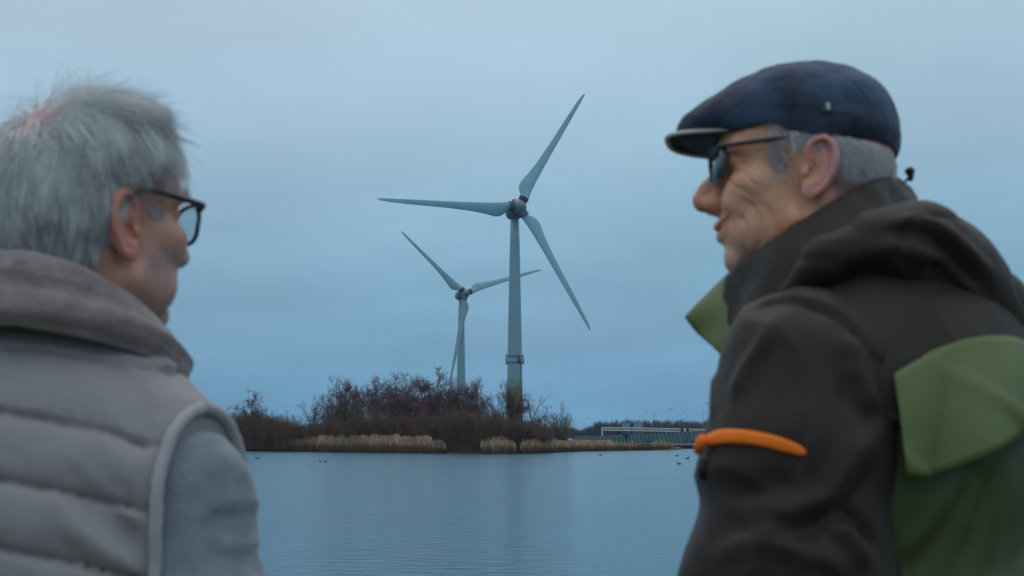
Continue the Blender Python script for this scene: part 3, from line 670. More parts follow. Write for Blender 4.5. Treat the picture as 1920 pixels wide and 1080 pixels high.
# vehicle on the motorway slip road
M['car_white'] = mat('car_paint_white', (.75, .76, .78), .3, coat=.3); M['glass_dark'] = mat('car_glass', (.02, .025, .03), .1); M['tyre'] = mat('tyre_rubber', (.02, .02, .02), .9)
me_ = bpy.data.materials.new('headlight_lit'); me_.use_nodes = True; q = me_.node_tree.nodes['Principled BSDF']; q.inputs['Emission Color'].default_value = (1, .95, .85, 1); q.inputs['Emission Strength'].default_value = 3.5
c_ = empty('parked_car', ((1066 - 960) / F * 396, 396, 1.0), 0); tag(c_, 'white car with lit headlight seen over the reeds beside the lone willow', 'car')
prof = [(-2.1, .35), (-2.1, .95), (-1.7, 1.05), (-1.1, 1.5), (.5, 1.5), (1.1, 1.02), (2.0, .88), (2.15, .6), (2.15, .35)]
V = [(x, s_ * (.85 if z < 1.1 else .68), z) for s_ in (-1, 1) for x, z in prof]; n = len(prof)
mesh_obj('body', V, [tuple(range(n)), tuple(reversed(range(n, 2 * n)))] + [(i, i + n, (i + 1) % n + n, (i + 1) % n) for i in range(n)], M['car_white'], c_, False)
mb = MB(); mb.add([(-1.45, -.80, 1.08), (.85, -.80, 1.08), (.42, -.715, 1.42), (-1.05, -.715, 1.42)], [(0, 1, 2, 3)]); mb.build('side_window', M['glass_dark'], c_, False)
for x in (-1.3, 1.35):
    for y in (-.8, .8): mb = MB(); mb.tube([(x, y - .1, .34), (x, y + .1, .34)], .34, 14); mb.build('wheel', M['tyre'], c_, False)
for y in (-.6, .6): mb = MB(); mb.tube([(2.1, y, .68), (2.22, y, .68)], .14, 8); mb.build('headlight', me_, c_, False)
# quay, post
q_ = empty('quay_wall', ((1232 - 960) / F * 352, 352, 0)); tag(q_, 'low dark timber quay edge at the water on far right', 'quay')
for k in range(14): mb = MB(); mb.box((k * 1.5, 0, -.4), (k * 1.5 + 1.46, .5, .62 + .02 * (k % 3))); mb.build('plank', M['rust'], q_, False)
mb = MB(); mb.box((-.2, -.25, .66), (21.2, .7, .86)); mb.build('cap_beam', M['rust'], q_, False)
p_ = MB(); p_.tube([(0, 0, 0), (0, 0, 1.5), (0, 0, 1.6)], [.16, .15, .05], 8); o = p_.build('mooring_post', M['rust']); o.location = ((1219.5 - 960) / F * 322, 322, .3); tag(o, 'short dark wooden post standing on the grassy spit', 'post')
# far wood
rng = np.random.default_rng(9); S = []
for i in range(3600):
    px = rng.uniform(985, 1500) if i < 1500 else (rng.uniform(1500, 3000) if i < 2700 else rng.uniform(-1300, 430)); Y = rng.uniform(700, 800); X = (px - 960) / F * Y
    top = np.interp(px, [-1300, 430, 985, 1030, 1060, 1090, 1105, 1115, 1140, 1175, 1210, 1255, 1258, 1262, 1300, 1500], [788, 790, 806, 800, 799, 803, 797, 788, 787, 784, 785, 785, 791, 785, 786, 785]) + rng.uniform(-1, 3) + 1.2 * math.sin(px * .25)
    H = at(px, top, Y)[2] - .6; p = np.array([X, Y, .6])
    S.append([*p, *(p + [0, 0, H * .7]), .16, .1])
    for k in range(16):
        c = p + np.array([0, 0, H * rng.uniform(.05, .72)]); e_ = c + np.array([rng.normal() * .9, rng.normal() * .7, H * rng.uniform(.12, .3)]); S.append([*c, *e_, .10, .035])
v, f = segs_mesh(S, 3); M['farwood'] = mat('far_wood_twigs', (.075, .07, .085), 1, noise=.3, nscale=.05)
tag(mesh_obj('distant_wood', v, f, M['farwood']), 'long blurred line of bare trees beyond the motorway on the horizon', 'wood', kind='stuff')

# ---- water birds
M['bird'] = mat('bird_dark', (.035, .03, .03), .8, noise=.3); M['bird_brown'] = mat('bird_brown', (.12, .08, .06), .8, noise=.3)
def bird_mesh(up):
    f = lambda P: smin(smin(smin(ell(P, (0, 0, .07), (.24, .11, .10)), cap(P, (-.16, 0, .1), (-.33, 0, .17), .05, .015), .05),
                   cap(P, (.17, 0, .09), (.23, 0, .16 + up), .05, .032), .05), smin(ell(P, (.255, 0, .20 + up), (.062, .042, .045)), cap(P, (.29, 0, .195 + up), (.37, 0, .18 + up), .02, .008), .02), .03)
    return nets(f, (-.4, -.15, -.06), (.42, .15, .34 + up), .022)[:2]
bm = [bird_mesh(0.0), bird_mesh(.14)]
bmesh_ = []
for k, (v, f) in enumerate(bm):
    for mm in ('bird', 'bird_brown'):
        o = mesh_obj('waterbird', v, f, M[mm]); bmesh_.append(o.data); bpy.data.objects.remove(o)
BD = [(486, 860, 3, 1.6, 200, 'upright dark bird alone on the water beside the left man\'s upper arm'), (603, 865, 0, 1.1, 0, 'left bird of the dark pair swimming well out from the reeds'), (612, 866, 0, 1.2, 20, 'right bird of the dark pair swimming well out from the reeds'),
 (893, 859, 1, 1.2, 180, 'small bird on the water below the point between the towers'), (1036, 859, 0, .8, 0, 'tiny dark bird below the reeds right of the near turbine'), (1124, 854, 3, 1.5, 0, 'brown bird on the water before the straight-edged reeds'),
 (1267, 855, 1, 1.7, 10, 'long low bird nearest the tip of the grassy spit'), (1286, 860, 3, 1.7, 0, 'bird second from the sleeve, below the dark quay'), (1271, 870, 2, 1.4, 190, 'bird swimming alone below the other right-hand birds'), (1308, 870, 3, 1.7, 0, 'bird closest to the right man\'s sleeve')]
for j, (px, s_) in enumerate(((493, .9), (519, .7), (527, .9), (535, .9), (543, .7), (549, .6), (561, .8), (576, .8), (612, .8), (625, .7), (632, .9), (639, .9))):
    BD.append((px, 848 - (2.2 if px < 560 else 1.2 if px < 600 else 0), 0, s_, 40 * j, None))
lbl = {493: 'first', 519: 'second', 527: 'third', 535: 'fourth', 543: 'fifth', 549: 'sixth', 561: 'seventh', 576: 'eighth', 612: 'ninth', 625: 'tenth', 632: 'eleventh', 639: 'last'}
for px, py, k, sc, az, lb in BD:
    Y = ZC * F / (py - 820); o = bpy.data.objects.new('waterbird', bmesh_[k]); COL.objects.link(o); o.location = ((px - 960) / F * Y, Y, 0); o.scale = (sc * .6,) * 3; o.rotation_euler = (0, 0, math.radians(az))
    tag(o, lb or 'tiny dark bird, %s from the left in the row by the shore' % lbl[px], 'bird', 'birds on the lake')

# ---- thin evening haze over the lake
hz = MB(); hz.box((-1500, -60, -1.6), (1500, 1250, 110))
hm = bpy.data.materials.new('haze_air'); hm.use_nodes = True; nt = hm.node_tree; nt.nodes.remove(nt.nodes['Principled BSDF']); vp = nt.nodes.new('ShaderNodeVolumePrincipled')
vp.inputs['Color'].default_value = (.62, .80, .95, 1); vp.inputs['Density'].default_value = .00009; vp.inputs['Anisotropy'].default_value = .2; nt.links.new(vp.outputs[0], nt.nodes['Material Output'].inputs['Volume'])
tag(hz.build('haze', hm, smooth=False), 'thin blue evening haze lying over the lake', 'haze', kind='stuff')
# ================================================================== PEOPLE
def frame(yaw_right):
    f = np.array([math.sin(yaw_right), math.cos(yaw_right), 0.0]); r = np.array([math.cos(yaw_right), -math.sin(yaw_right), 0.0])
    return r, f, np.array([0, 0, 1.0])
class Fr:
    """local frame: x = the person's right, y = forward, z = up; scale turns centimetres into metres"""
    def __init__(s, o, yaw, sc=1.0, pitch=0, roll=0):
        r, f, u = frame(yaw); f2 = f * math.cos(pitch) - u * math.sin(pitch) ; u2 = u * math.cos(pitch) + f * math.sin(pitch)
        r2 = r * math.cos(roll) + u2 * math.sin(roll); u3 = u2 * math.cos(roll) - r * math.sin(roll)
        s.o = np.array(o, float); s.B = np.stack([r2, f2, u3]); s.sc = sc
    def w(s, P): return s.o + (np.asarray(P, float) * s.sc) @ s.B
    def l(s, P): return ((np.asarray(P) - s.o) @ s.B.T) / s.sc

# ---- heads, in centimetres about the midpoint between the ears
def ear_sdf(P, sx_, flare, sc=1.0, dy=0, dz=0):
    q = P.copy(); q[:, 0] *= sx_
    q = q - np.array([6.9, -1.6 + dy, .1 + dz]); q /= sc
    c, s = math.cos(flare), math.sin(flare)
    w = q[:, 0] * c + q[:, 1] * s * 1.0; u = -q[:, 0] * s + q[:, 1] * c          # w outward, u forward
    t = math.radians(12); v = q[:, 2] * math.cos(t) + -u * math.sin(t) * -1 * -1; uu = u * math.cos(t) + q[:, 2] * math.sin(t)
    v = q[:, 2] * math.cos(t) - u * math.sin(t)
    E = np.stack([uu / 1.12, v, w - .45], 1)
    d = ell(E, (-.1, .35, 0), (1.75, 3.3, .55))
    d = smin(d, ell(E, (.35, -2.35, .05), (.95, 1.15, .5)), .5)
    d = smin(d, ell(E, (.6, 0, -.6), (1.4, 2.2, .9)), .5)
    rim = [(.95, .25, .15), (1.35, 1.5, .4), (.95, 2.9, .6), (-.1, 3.55, .7), (-1.2, 2.9, .75), (-1.75, 1.4, .75), (-1.7, -.1, .65), (-1.2, -1.5, .4), (-.45, -2.6, .3)]
    d = smax(d, -ell(E, (-.3, 1.1, .8), (1.2, 2.1, .75)), .2)
    d = smax(d, -ell(E, (.35, -.25, .8), (1.0, 1.35, 1.15)), .25)
    d = smin(d, chain(E, list(spl(rim, 22)), list(np.interp(np.linspace(0, 8, 22), range(9), [.3, .34, .36, .38, .38, .36, .33, .3, .3]))), .3)
    d = smin(d, chain(E, [(-.25, 2.2, .2), (-.75, .9, .3), (-.85, -.3, .3), (-.4, -1.5, .3), (.5, -1.75, .3)], [.2, .28, .3, .3, .25]), .25)
    d = smin(d, ell(E, (1.2, -.55, .35), (.4, .6, .4)), .25)
    return d * sc
def head_sdf(P, k):
    ax = P.copy(); ax[:, 0] = np.abs(ax[:, 0]); A = ax
    n = k['nose']
    d = ell(A, (0, -.6, 5.0), (7.5, 9.5, 8.0))
    d = smin(d, ell(A, (0, 2.6, 5.0), (6.7, 6.5, 5.8)), 1.5)
    d = smin(d, ell(A, (0, -3.5, 1.5), (6.9, 6.2, 6.0)), 2)
    d = smin(d, ell(A, (0, 3.2, -2.2), (6.3, 5.4, 6.8)), 1.6)
    jw = k['jaw']
    d = smin(d, cap(A, (5.0, .8, -5.2), (1.6, 7.0, -8.4 + jw), 1.7, 1.5), 1.6)
    d = smin(d, ell(A, (0, 7.0 + k['chin'], -8.2 + jw), (2.3, 1.9, 1.9)), 1.2)
    d = smin(d, cap(A, (1.3, 8.7, 4.0), (4.9, 7.0, 3.8), .75, .8), 1.1)          # brow
    d = smax(d, -ell(A, (3.4, 9.9, 2.1), (2.1, 2.0, 1.4)), .9)                    # orbit
    d = smin(d, ell(A, (3.3, 7.0, 2.1), (1.65, 1.25, 1.15)), .35)                 # eye and lids
    d = smin(d, ell(A, (4.7, 5.4, -.5), (2.1, 2.5, 1.6)), 1.3)                    # cheekbone
    d = smin(d, ell(A, (3.2, 6.9, -2.2), (1.9, 1.9, 1.8)), 1.2)                   # cheek
    d = smin(d, ell(A, (0, 6.9 - 1.0 * k['mz'], -4.7), (3.1, 3.0, 3.0)), 1.3); d = smin(d, ell(A, (4.0, 6.0, -1.3), (2.1, 2.3, 2.2)), 1.2); d = smin(d, ell(A, (3.5, 5.4, -5.6), (2.2, 2.5, 2.7)), 1.3)                     # muzzle
    Z = k.get('nz', 0)
    d = smin(d, chain(A, [(0, 8.5, 3.2), (0, 9.5, 1.7), (0, 10.9 + n * .6, -.3 + Z), (0, 11.5 + n, -1.5 + Z)], [.7, .72, .85, .92]), .7)
    d = smin(d, cap(A, (0, 7.8, 2.2), (0, 9.2 + n * .4, -1.8 + Z), 1.05, 1.5), .8)
    d = smin(d, ell(A, (0, 11.3 + n, -1.95 + Z), (1.1, 1.0, .95)), .45)
    d = smin(d, ell(A, (1.3, 10.0 + n * .5, -2.15 + Z), (.85, 1.3, 1.0)), .45)
    d = smax(d, -chain(A, [(2.0, 10.7 + n * .5, -1.3 + Z), (2.3, 9.6 + n * .4, -1.2 + Z), (2.4, 8.7, -2.2 + Z)], [.12, .16, .1]), .3)
    d = smin(d, cap(A, (0, 10.8 + n, -2.6 + Z), (0, 9.6, -3.1 + Z), .42, .5), .35)
    d = smax(d, -ell(A, (.65, 10.5 + n * .7, -3.0 + Z), (.36, .7, .5)), .2)         # nostril
    up = k['smile']; mz = k['mz']; uy = k.get('uy', 9.75); ly = k.get('ly', 9.45)
    d = smin(d, chain(A, [(0, uy, -4.75 + mz), (1.2, uy - .3, -4.8 + mz), (2.7, 8.0, -5.1 + mz + up)], [.62, .5, .2]), .5)
    d = smin(d, chain(A, [(0, ly, -6.0 + mz), (1.2, ly - .35, -5.95 + mz), (2.6, 7.9, -5.35 + mz + up)], [.68, .55, .2]), .5)
    d = smax(d, -chain(A, [(0, uy + .55, -5.4 + mz), (1.3, uy + .1, -5.35 + mz), (2.2, 8.9, -5.2 + mz + up * .6), (3.1, 8.0, -5.1 + mz + up)], [.26, .26, .24, .16]), .2)
    d = smax(d, -ell(A, (0, 9.9, -7.1 + jw * .4), (1.8, .8, .5)), .7)
    d = smax(d, -ell(A, (8.3, 4.6, 4.2), (1.6, 3.0, 2.5)), 1.2)                   # temple
    nk = k['neck']
    d = smin(d, cap(P, (0, -1.6, -3), (nk[0], nk[1], nk[2]), 5.3, 6.2), 1.6)
    d = smin(d, cap(A, (5.3, -2.2, -3), (2.0, 1.6, -12), 1.2, 1.1), 1.2)
    for sx_ in (1, -1): d = smin(d, ear_sdf(P, sx_, math.radians(k['flare']), k['ear'], k.get('eardy', 0), k.get('eardz', 0)), .25)
    return d

M['cloth_dark'] = mat('trousers_cloth', (.03, .035, .05), .9, noise=.2, nscale=20, bump=.2, bscale=300)
M['shoe'] = mat('shoe_leather', (.03, .02, .015), .5)
M['skin'] = mat('skin', (1, 1, 1), .52, attr=True, noise=.07, nscale=130, bump=.55, bscale=320, sss=.12, bdist=.0015, spec=.35)

def lower_sdf(fr, sho, arms, leg=.9):
    """coarse lower body in metres about the neck base; joined to the fine head in one mesh"""
    def f(P):
        q = fr.l(P)
        d = ell(q, (0, 0, -.30), (.165, .105, .30)); d = smin(d, ell(q, (0, .01, -.6), (.155, .11, .18)), .08)
        for s in (-1, 1):
            d = smin(d, chain(q, [(s * .05, .0, -.03), (s * (sho - .01), 0, -.09)], [.05, .05]), .05)
            pts, rs = arms[s]; d = smin(d, chain(q, pts, rs), .03)
            d = smin(d, chain(q, [(s * .09, .01, -.68), (s * .10, .02, -1.08), (s * .11, 0, -leg - .57)], [.075, .052, .036]), .05)
            h = np.array(pts[-1]); pv = np.array(pts[-2]); ax_ = (h - pv) / np.linalg.norm(h - pv); sd_ = np.cross(ax_, (1, 0, 0)); sd_ /= np.linalg.norm(sd_)
            palm = cap(q, h + ax_ * .01, h + ax_ * .07, .022, .026); d = smin(d, palm, .02)
            for i, (o_, L) in enumerate(((-.03, .058), (-.01, .068), (.01, .064), (.029, .05))):
                b0 = h + ax_ * .075 + sd_ * o_; b1 = b0 + ax_ * L * .5 + np.array([-s * .006, 0, 0]); b2 = b1 + ax_ * L * .4 + np.array([-s * .018, 0, 0])
                d = np.minimum(d, chain(q, [b0 - ax_ * .02, b1, b2], [.009, .0085, .007]))
            t0 = h + ax_ * .025 - sd_ * .018; d = np.minimum(d, chain(q, [t0, t0 - sd_ * .028 + ax_ * .022, t0 - sd_ * .033 + ax_ * .052], [.011, .010, .008]))
        return d
    return f

def hfold(k, V, Nn, poly, w, amp, taper=True):
    P = spl(poly, 14); sgn = np.sign(P[:, 0:1]); f = lambda Q: head_sdf(Q, k)
    for _ in range(5): P = P - np.clip(f(P), -.6, .6)[:, None] * grad(f, P, .1)
    return fold(V, Nn, P, w, amp, taper)
def build_body(root, hf, k, lf, lo, hi, tintf):
    V, Fc, Nn = nets(lambda P: head_sdf(P, k), (-9.6, -11.5, -13.5), (9.6, 14.2, 14.2), .15)
    V, Nn = k['detail'](V, Nn)
    T = tintf(V, Nn); W = hf.w(V)
    V2, F2, _ = nets(lf, lo, hi, .009)
    T2 = np.tile(np.array([.62, .36, .30]), (len(V2), 1))
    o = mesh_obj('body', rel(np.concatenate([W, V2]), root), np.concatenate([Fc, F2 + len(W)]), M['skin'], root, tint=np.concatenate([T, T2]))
    return o, V, Nn
def trousers_shoes(root, fr, leg, cloth):
    def f(P):
        q = fr.l(P); d = ell(q, (0, .0, -.66), (.185, .135, .17))
        for s in (-1, 1): d = smin(d, chain(q, [(s * .095, .01, -.72), (s * .105, .02, -1.08), (s * .115, 0, -leg - .53)], [.105, .078, .068]), .04)
        return d
    z0 = root.location.z
    lo = fr.o - [.35, .35, 0]; hi = fr.o + [.35, .35, 0]; lo[2] = z0 + .03; hi[2] = fr.o[2] - .48
    V, Fc, Nn = nets(f, lo, hi, .014); V = V + Nn * (fbm(V, 9)[:, None] * .008)
    mesh_obj('trousers', rel(V, root), Fc, cloth, root)
    for s in (-1, 1):
        def g(P):
            q = fr.l(P); zz = z0 - fr.o[2]
            d = smin(ell(q, (s * .125, .13, zz + .045), (.05, .11, .045)), ell(q, (s * .12, -.01, zz + .06), (.042, .075, .062)), .05)
            return smax(d, -(q[:, 2] - zz - .004), .01)
        c = fr.w((s * .12, .07, z0 - fr.o[2] + .05)); V, Fc, _ = nets(g, c - .2, c + .2, .011); mesh_obj('shoe', rel(V, root), Fc, M['shoe'], root)

def strands(root, name, hf, P0, dirs_fn, L, nseg, r, mat_, surf, lift, tintf, seed, sway=.25, clump=0):
    """hair: every strand a thin tapered three-sided tube that follows the head"""
    rng = np.random.default_rng(seed); n = len(P0); P = P0.copy(); pts = [P.copy()]; N0 = grad(surf, P, .1)
    lf = lift * rng.uniform(.5, 1.2, n); jit = rng.normal(size=(n, 3)) * sway
    for i in range(nseg):
        s = (i + 1) / nseg; Nn = grad(surf, P, .1)
        D = dirs_fn(P, s) + jit + np.stack([vnoise(P0, .9, 3 + j * 11) for j in range(3)], 1) * sway * 1.5
        D = D - Nn * (D * Nn).sum(1, keepdims=True) * .8; D /= np.linalg.norm(D, axis=1, keepdims=True) + 1e-9
        P = P + D * (L / nseg)[:, None]
        h = surf(P); want = .12 + lf * s ** .8; P = P + Nn * ((want - h) * .6)[:, None]
        pts.append(P.copy())
    pts = np.stack(pts, 1)
    tintmul = np.ones(n)
    if clump:
        cen = rng.choice(n, clump, replace=False); own = np.empty(n, int)
        for a in range(0, n, 2000): own[a:a + 2000] = cen[np.argmin(((P0[a:a + 2000, None] - P0[cen][None]) ** 2).sum(2), axis=1)]
        sw = (np.linspace(0, 1, nseg + 1) ** 1.1 * .72)[None, :, None] * rng.uniform(.5, 1, (n, 1, 1)); pts = pts + (pts[own] - pts) * sw
        cr_ = rng.uniform(.72, 1.4, n); tintmul = cr_[own]
    W = hf.w(pts.reshape(-1, 3)).reshape(n, nseg + 1, 3)
    T = np.gradient(W, axis=1); T /= np.linalg.norm(T, axis=2, keepdims=True) + 1e-9
    a = np.cross(T, np.array([.3, .5, .8])); a /= np.linalg.norm(a, axis=2, keepdims=True) + 1e-9; c = np.cross(T, a)
    rad = r * rng.uniform(.7, 1.3, n)[:, None] * np.linspace(1, .25, nseg + 1)[None]
    V = np.zeros((n, nseg + 1, 3, 3))
    for k in range(3): V[:, :, k] = W + (a * math.cos(2.094 * k) + c * math.sin(2.094 * k)) * rad[:, :, None]
    base = (np.arange(n) * (nseg + 1) * 3)[:, None, None, None]; seg = (np.arange(nseg) * 3)[None, :, None, None]
    q = np.array([[k, (k + 1) % 3, 3 + (k + 1) % 3, 3 + k] for k in range(3)])[None, None]
    Fc = (base + seg + q).reshape(-1, 4)
    col = np.clip(tintf(P0, rng) * tintmul[:, None], .02, 1); tt = np.repeat(col, (nseg + 1) * 3, axis=0)
    return mesh_obj(name, rel(V.reshape(-1, 3), root), Fc, mat_, root, tint=tt)

def closed_loft(sections):
    """sections: (m, n, 3) closed loops -> skin with end caps"""
    S = np.asarray(sections); m, n = S.shape[:2]; V = S.reshape(-1, 3)
    Fc = [(i * n + k, i * n + (k + 1) % n, (i + 1) * n + (k + 1) % n, (i + 1) * n + k) for i in range(m - 1) for k in range(n)]
    Fc += [tuple(reversed(range(n))), tuple((m - 1) * n + k for k in range(n))]
    return V, Fc
def tube_on(name, pts, r, mat_, root, n=10, flat=1.0):
    mb = MB(); mb.tube([tuple(np.asarray(p) - np.array(root.location)) for p in pts], r, n); o = mb.build(name, mat_, root)
    return o
def blobs_tint(V, base, spots):
    T = np.tile(np.array(base, float), (len(V), 1))
    for c, r, col, a in spots:
        q = V - np.array(c); w = a * np.exp(-((q / np.array(r)) ** 2).sum(1)); T = T * (1 - w[:, None]) + np.array(col) * w[:, None]
    return T

# ------------------------------------------------------------------ the left man
GZ = 1.42
HL = Fr((-.433, 1.446, 3.013), math.radians(37), .01, pitch=math.radians(0))
manL = empty('person', (-.44, 1.47, GZ)); tag(manL, 'grey-haired man in glasses and quilted beige vest, back to camera, looking right', 'person')
kL = dict(nose=0.2, jaw=-.2, chin=.3, smile=-.15, neck=(0, -1.8, -14), flare=10, ear=1.0, eardy=.1, eardz=-.8, mz=0)
def detL(V, Nn):
    V = V + Nn * (fbm(V, .35, 5)[:, None] * .05)
    for s in (1, -1):
        V = hfold(kL, V, Nn, [(s * 2.0, 9.6, -2.6), (s * 3.1, 8.4, -4.6), (s * 3.3, 7.6, -6.2)], .35, -.14)
        for dz in (0, .6, -.6): V = hfold(kL, V, Nn, [(s * 5.2, 7.0, 2.0 + dz * .5), (s * 6.3, 5.3, 1.8 + dz * 1.6)], .16, -.06)
    return V, Nn
kL['detail'] = detL
def tintL(V, Nn):
    sp = []
    T = blobs_tint(V, (.72, .35, .24), [((0, 12, -2), (2.2, 2.2, 2.2), (.62, .20, .17), .8)] + [((s * 5, 6, -1.0), (2.5, 3, 2.2), (.62, .31, .24), .6) for s in (1, -1)])
    ear = sstep(7.0, 7.7, np.abs(V[:, 0])) * (np.abs(V[:, 1] + 1.7) < 2.6) * (np.abs(V[:, 2] - .2) < 4.8)
    T = T * (1 - ear[:, None]) + np.array([.74, .29, .24]) * ear[:, None]
    y, z = V[:, 1], V[:, 2]
    beard = sstep(-.6, -2.6, z - .10 * np.maximum(y - 3, 0)) * sstep(.6, 2.4, y) * (1 - sstep(-7, -12, z) * .3); side = .4 * sstep(.8, 1.6, y) * sstep(5.0, 3.6, y) * sstep(2.5, 1.2, z); beard = np.maximum(beard, side) * (1 - ear)
    nz_ = .5 + .5 * fbm(V, 1.6, 2); T = T * 1.0; cr = np.exp(-(np.linalg.norm(V - np.array([.5, -7.6, 10.3]), axis=1) / 4.5) ** 2)[:, None]; T = T * (1 - cr) + np.array([.56, .33, .31]) * cr
    w = beard * (.35 + .45 * nz_)
    T = T * (1 - w[:, None]) + np.array([.50, .33, .33]) * w[:, None]
    neck = sstep(-2, -5, z) * sstep(1.2, -.5, y); T = T * (1 - .35 * neck[:, None]) + np.array([.50, .24, .17]) * .35 * neck[:, None]
    return T
TL = Fr((-.462, 1.462, 2.865), math.radians(30))
def armL(s): return ([(s * .155, 0, -.13), (s * .19, -.02, -.38), (s * .20, .08, -.60)], [.035, .034, .027])
loL = TL.o + np.array([-.42, -.42, 0]); hiL = TL.o + np.array([.42, .42, 0]); loL[2] = GZ - .0; hiL[2] = TL.o[2] + .02
lfL = lower_sdf(TL, .13, {1: armL(1), -1: armL(-1)}, leg=.80)
bodyL, VL, NL = build_body(manL, HL, kL, lfL, loL, hiL, tintL)

# vest
def vest_raw(P):
    q = TL.l(P)
    d = ell(q, (0, .0, -.30), (.238, .120, .36)); d = smin(d, ell(q, (0, -.04, -.16), (.165, .12, .20)), .08)
    d = smin(d, ell(q, (0, .01, -.55), (.20, .155, .22)), .08)
    d = smin(d, chain(q, [(-.15, 0.0, -.108), (0, -.01, -.045), (.15, 0.0, -.108)], [.068, .085, .068]), .06)
    return d
def hole(q): return np.abs(q[:, 0]) - (.190 - .10 * (q[:, 2] + .05) ** 2 - .16 * q[:, 1])
def vest(P):
    q = TL.l(P); d = smax(vest_raw(P), hole(q), .012)
    return smax(d, -(q[:, 2] + .66), .01)
SEAM0 = 2.887 - 2.865; SEAMD = .0605
lo = TL.o - [.33, .33, .70]; hi = TL.o + [.33, .33, .08]
V, Fc, Nn = nets(vest, lo, hi, .0035)
q = TL.l(V); s_ = q[:, 2] + .9 * q[:, 0] ** 2 * (q[:, 0] > 0) + .9 * q[:, 0] ** 2 * (q[:, 0] <= 0) + .004 * vnoise(q * np.array([7, 7, 1.2]), 1, 4)
ph = (s_ - SEAM0) / SEAMD; fr_ = ph - np.floor(ph); puff = np.maximum(np.sin(math.pi * fr_), 1e-4) ** .38 ; top_fade = np.where(ph > 0.0, .12, np.where(ph > -1, .5, 1.0))
edge = sstep(.0, .02, -hole(q)); near_hole = sstep(.11, .01, -hole(q))
az = np.arctan2(q[:, 0], -q[:, 1])
gath = vnoise(np.stack([az * 11 + ph * .5, np.floor(ph) * 3.7, q[:, 2] * 4], 1), 1.0, 1) + .6 * vnoise(np.stack([az * 24 + ph * 1.2, np.floor(ph) * 5.1, q[:, 2] * 9], 1), 1.0, 9)
seamn = np.exp(-((np.minimum(fr_, 1 - fr_)) / .28) ** 2)
diag = vnoise(np.stack([(q[:, 0] * .8 + q[:, 2] * .8) * 42, np.floor(ph) * 2.3, az * 3], 1), 1, 12)
disp = -.0035 * np.exp(-(np.minimum(fr_, 1 - fr_) / .05) ** 2) * (ph < .3) + .0105 * (puff - .75) * top_fade + .0009 * gath * seamn * (1 + near_hole) + .0085 * diag * near_hole * edge + .0015 * fbm(q, 22, 3)
V = V + Nn * (disp * (.3 + .7 * edge))[:, None]
M['vest'] = mat('vest_nylon', (.31, .268, .272), .55, noise=.05, nscale=7, bump=.25, bscale=90, sheen=.15, bdist=.002)
vest_o = mesh_obj('vest', rel(V, manL), Fc, M['vest'], manL)
# armhole binding
def ring_pts(side, n=64):
    out = []
    for a in np.linspace(0, 2 * math.pi, n + 1):
        yy, zz = math.sin(a), math.cos(a); c = np.array([0, 0.0, -.135]); best = None
        for rr in np.linspace(.05, .2, 60):
            p = c + np.array([0, yy * rr * .9, zz * rr * 1.0]); h0 = .190 - .10 * (p[2] + .05) ** 2 - .16 * p[1]; p[0] = side * h0
            if vest_raw(TL.w(p)[None])[0] > -.001: best = p; break
        if best is None: best = p
        out.append(best)
    return TL.w(np.array(out))
M['binding'] = mat('vest_binding', (.40, .39, .41), .8, noise=.08, nscale=30, bump=.3, bscale=250, bdist=.001)
for s in (1, -1): tube_on('armhole_binding', ring_pts(s), .0066, M['binding'], manL, 12)
# sleeves
def sleeveL(s):
    def f(P):
        q = TL.l(P); q = q.copy(); q[:, 0] *= s
        d = chain(q, [(.08, 0, -.105), (.172, .0, -.118), (.214, -.01, -.25), (.285, -.02, -.44), (.25, .06, -.58)], [.045, .056, .060, .072, .048], .03)
        return smax(d, -(q[:, 1] * -.4 + q[:, 2] + .615), .004)
    c = TL.w((s * .2, 0, -.32)); V, Fc, Nn = nets(f, c - [.24, .24, .36], c + [.24, .24, .32], .0055)
    q = TL.l(V); V = V + Nn * (.0045 * fbm(q * np.array([1, 1, .6]), 12, 3) + .0035 * (1 - np.abs(vnoise(q * np.array([1, 1, 1.6]), 13, 31))) ** 5 - .002 * (1 - np.abs(vnoise(q * np.array([.8, .8, 1.9]), 17, 5))) ** 6 + .003 * np.sin(q[:, 2] * 60 + 2 * vnoise(q, 8)) * sstep(-.25, -.42, q[:, 2]))[:, None]
    return mesh_obj('sleeve', rel(V, manL), Fc, M['knit'], manL)
M['knit'] = mat('sleeve_knit', (.22, .24, .275), .95, noise=.16, nscale=40, bump=.8, bscale=330, sheen=.3, bdist=.002)
sleeveL(1); sleeveL(-1)
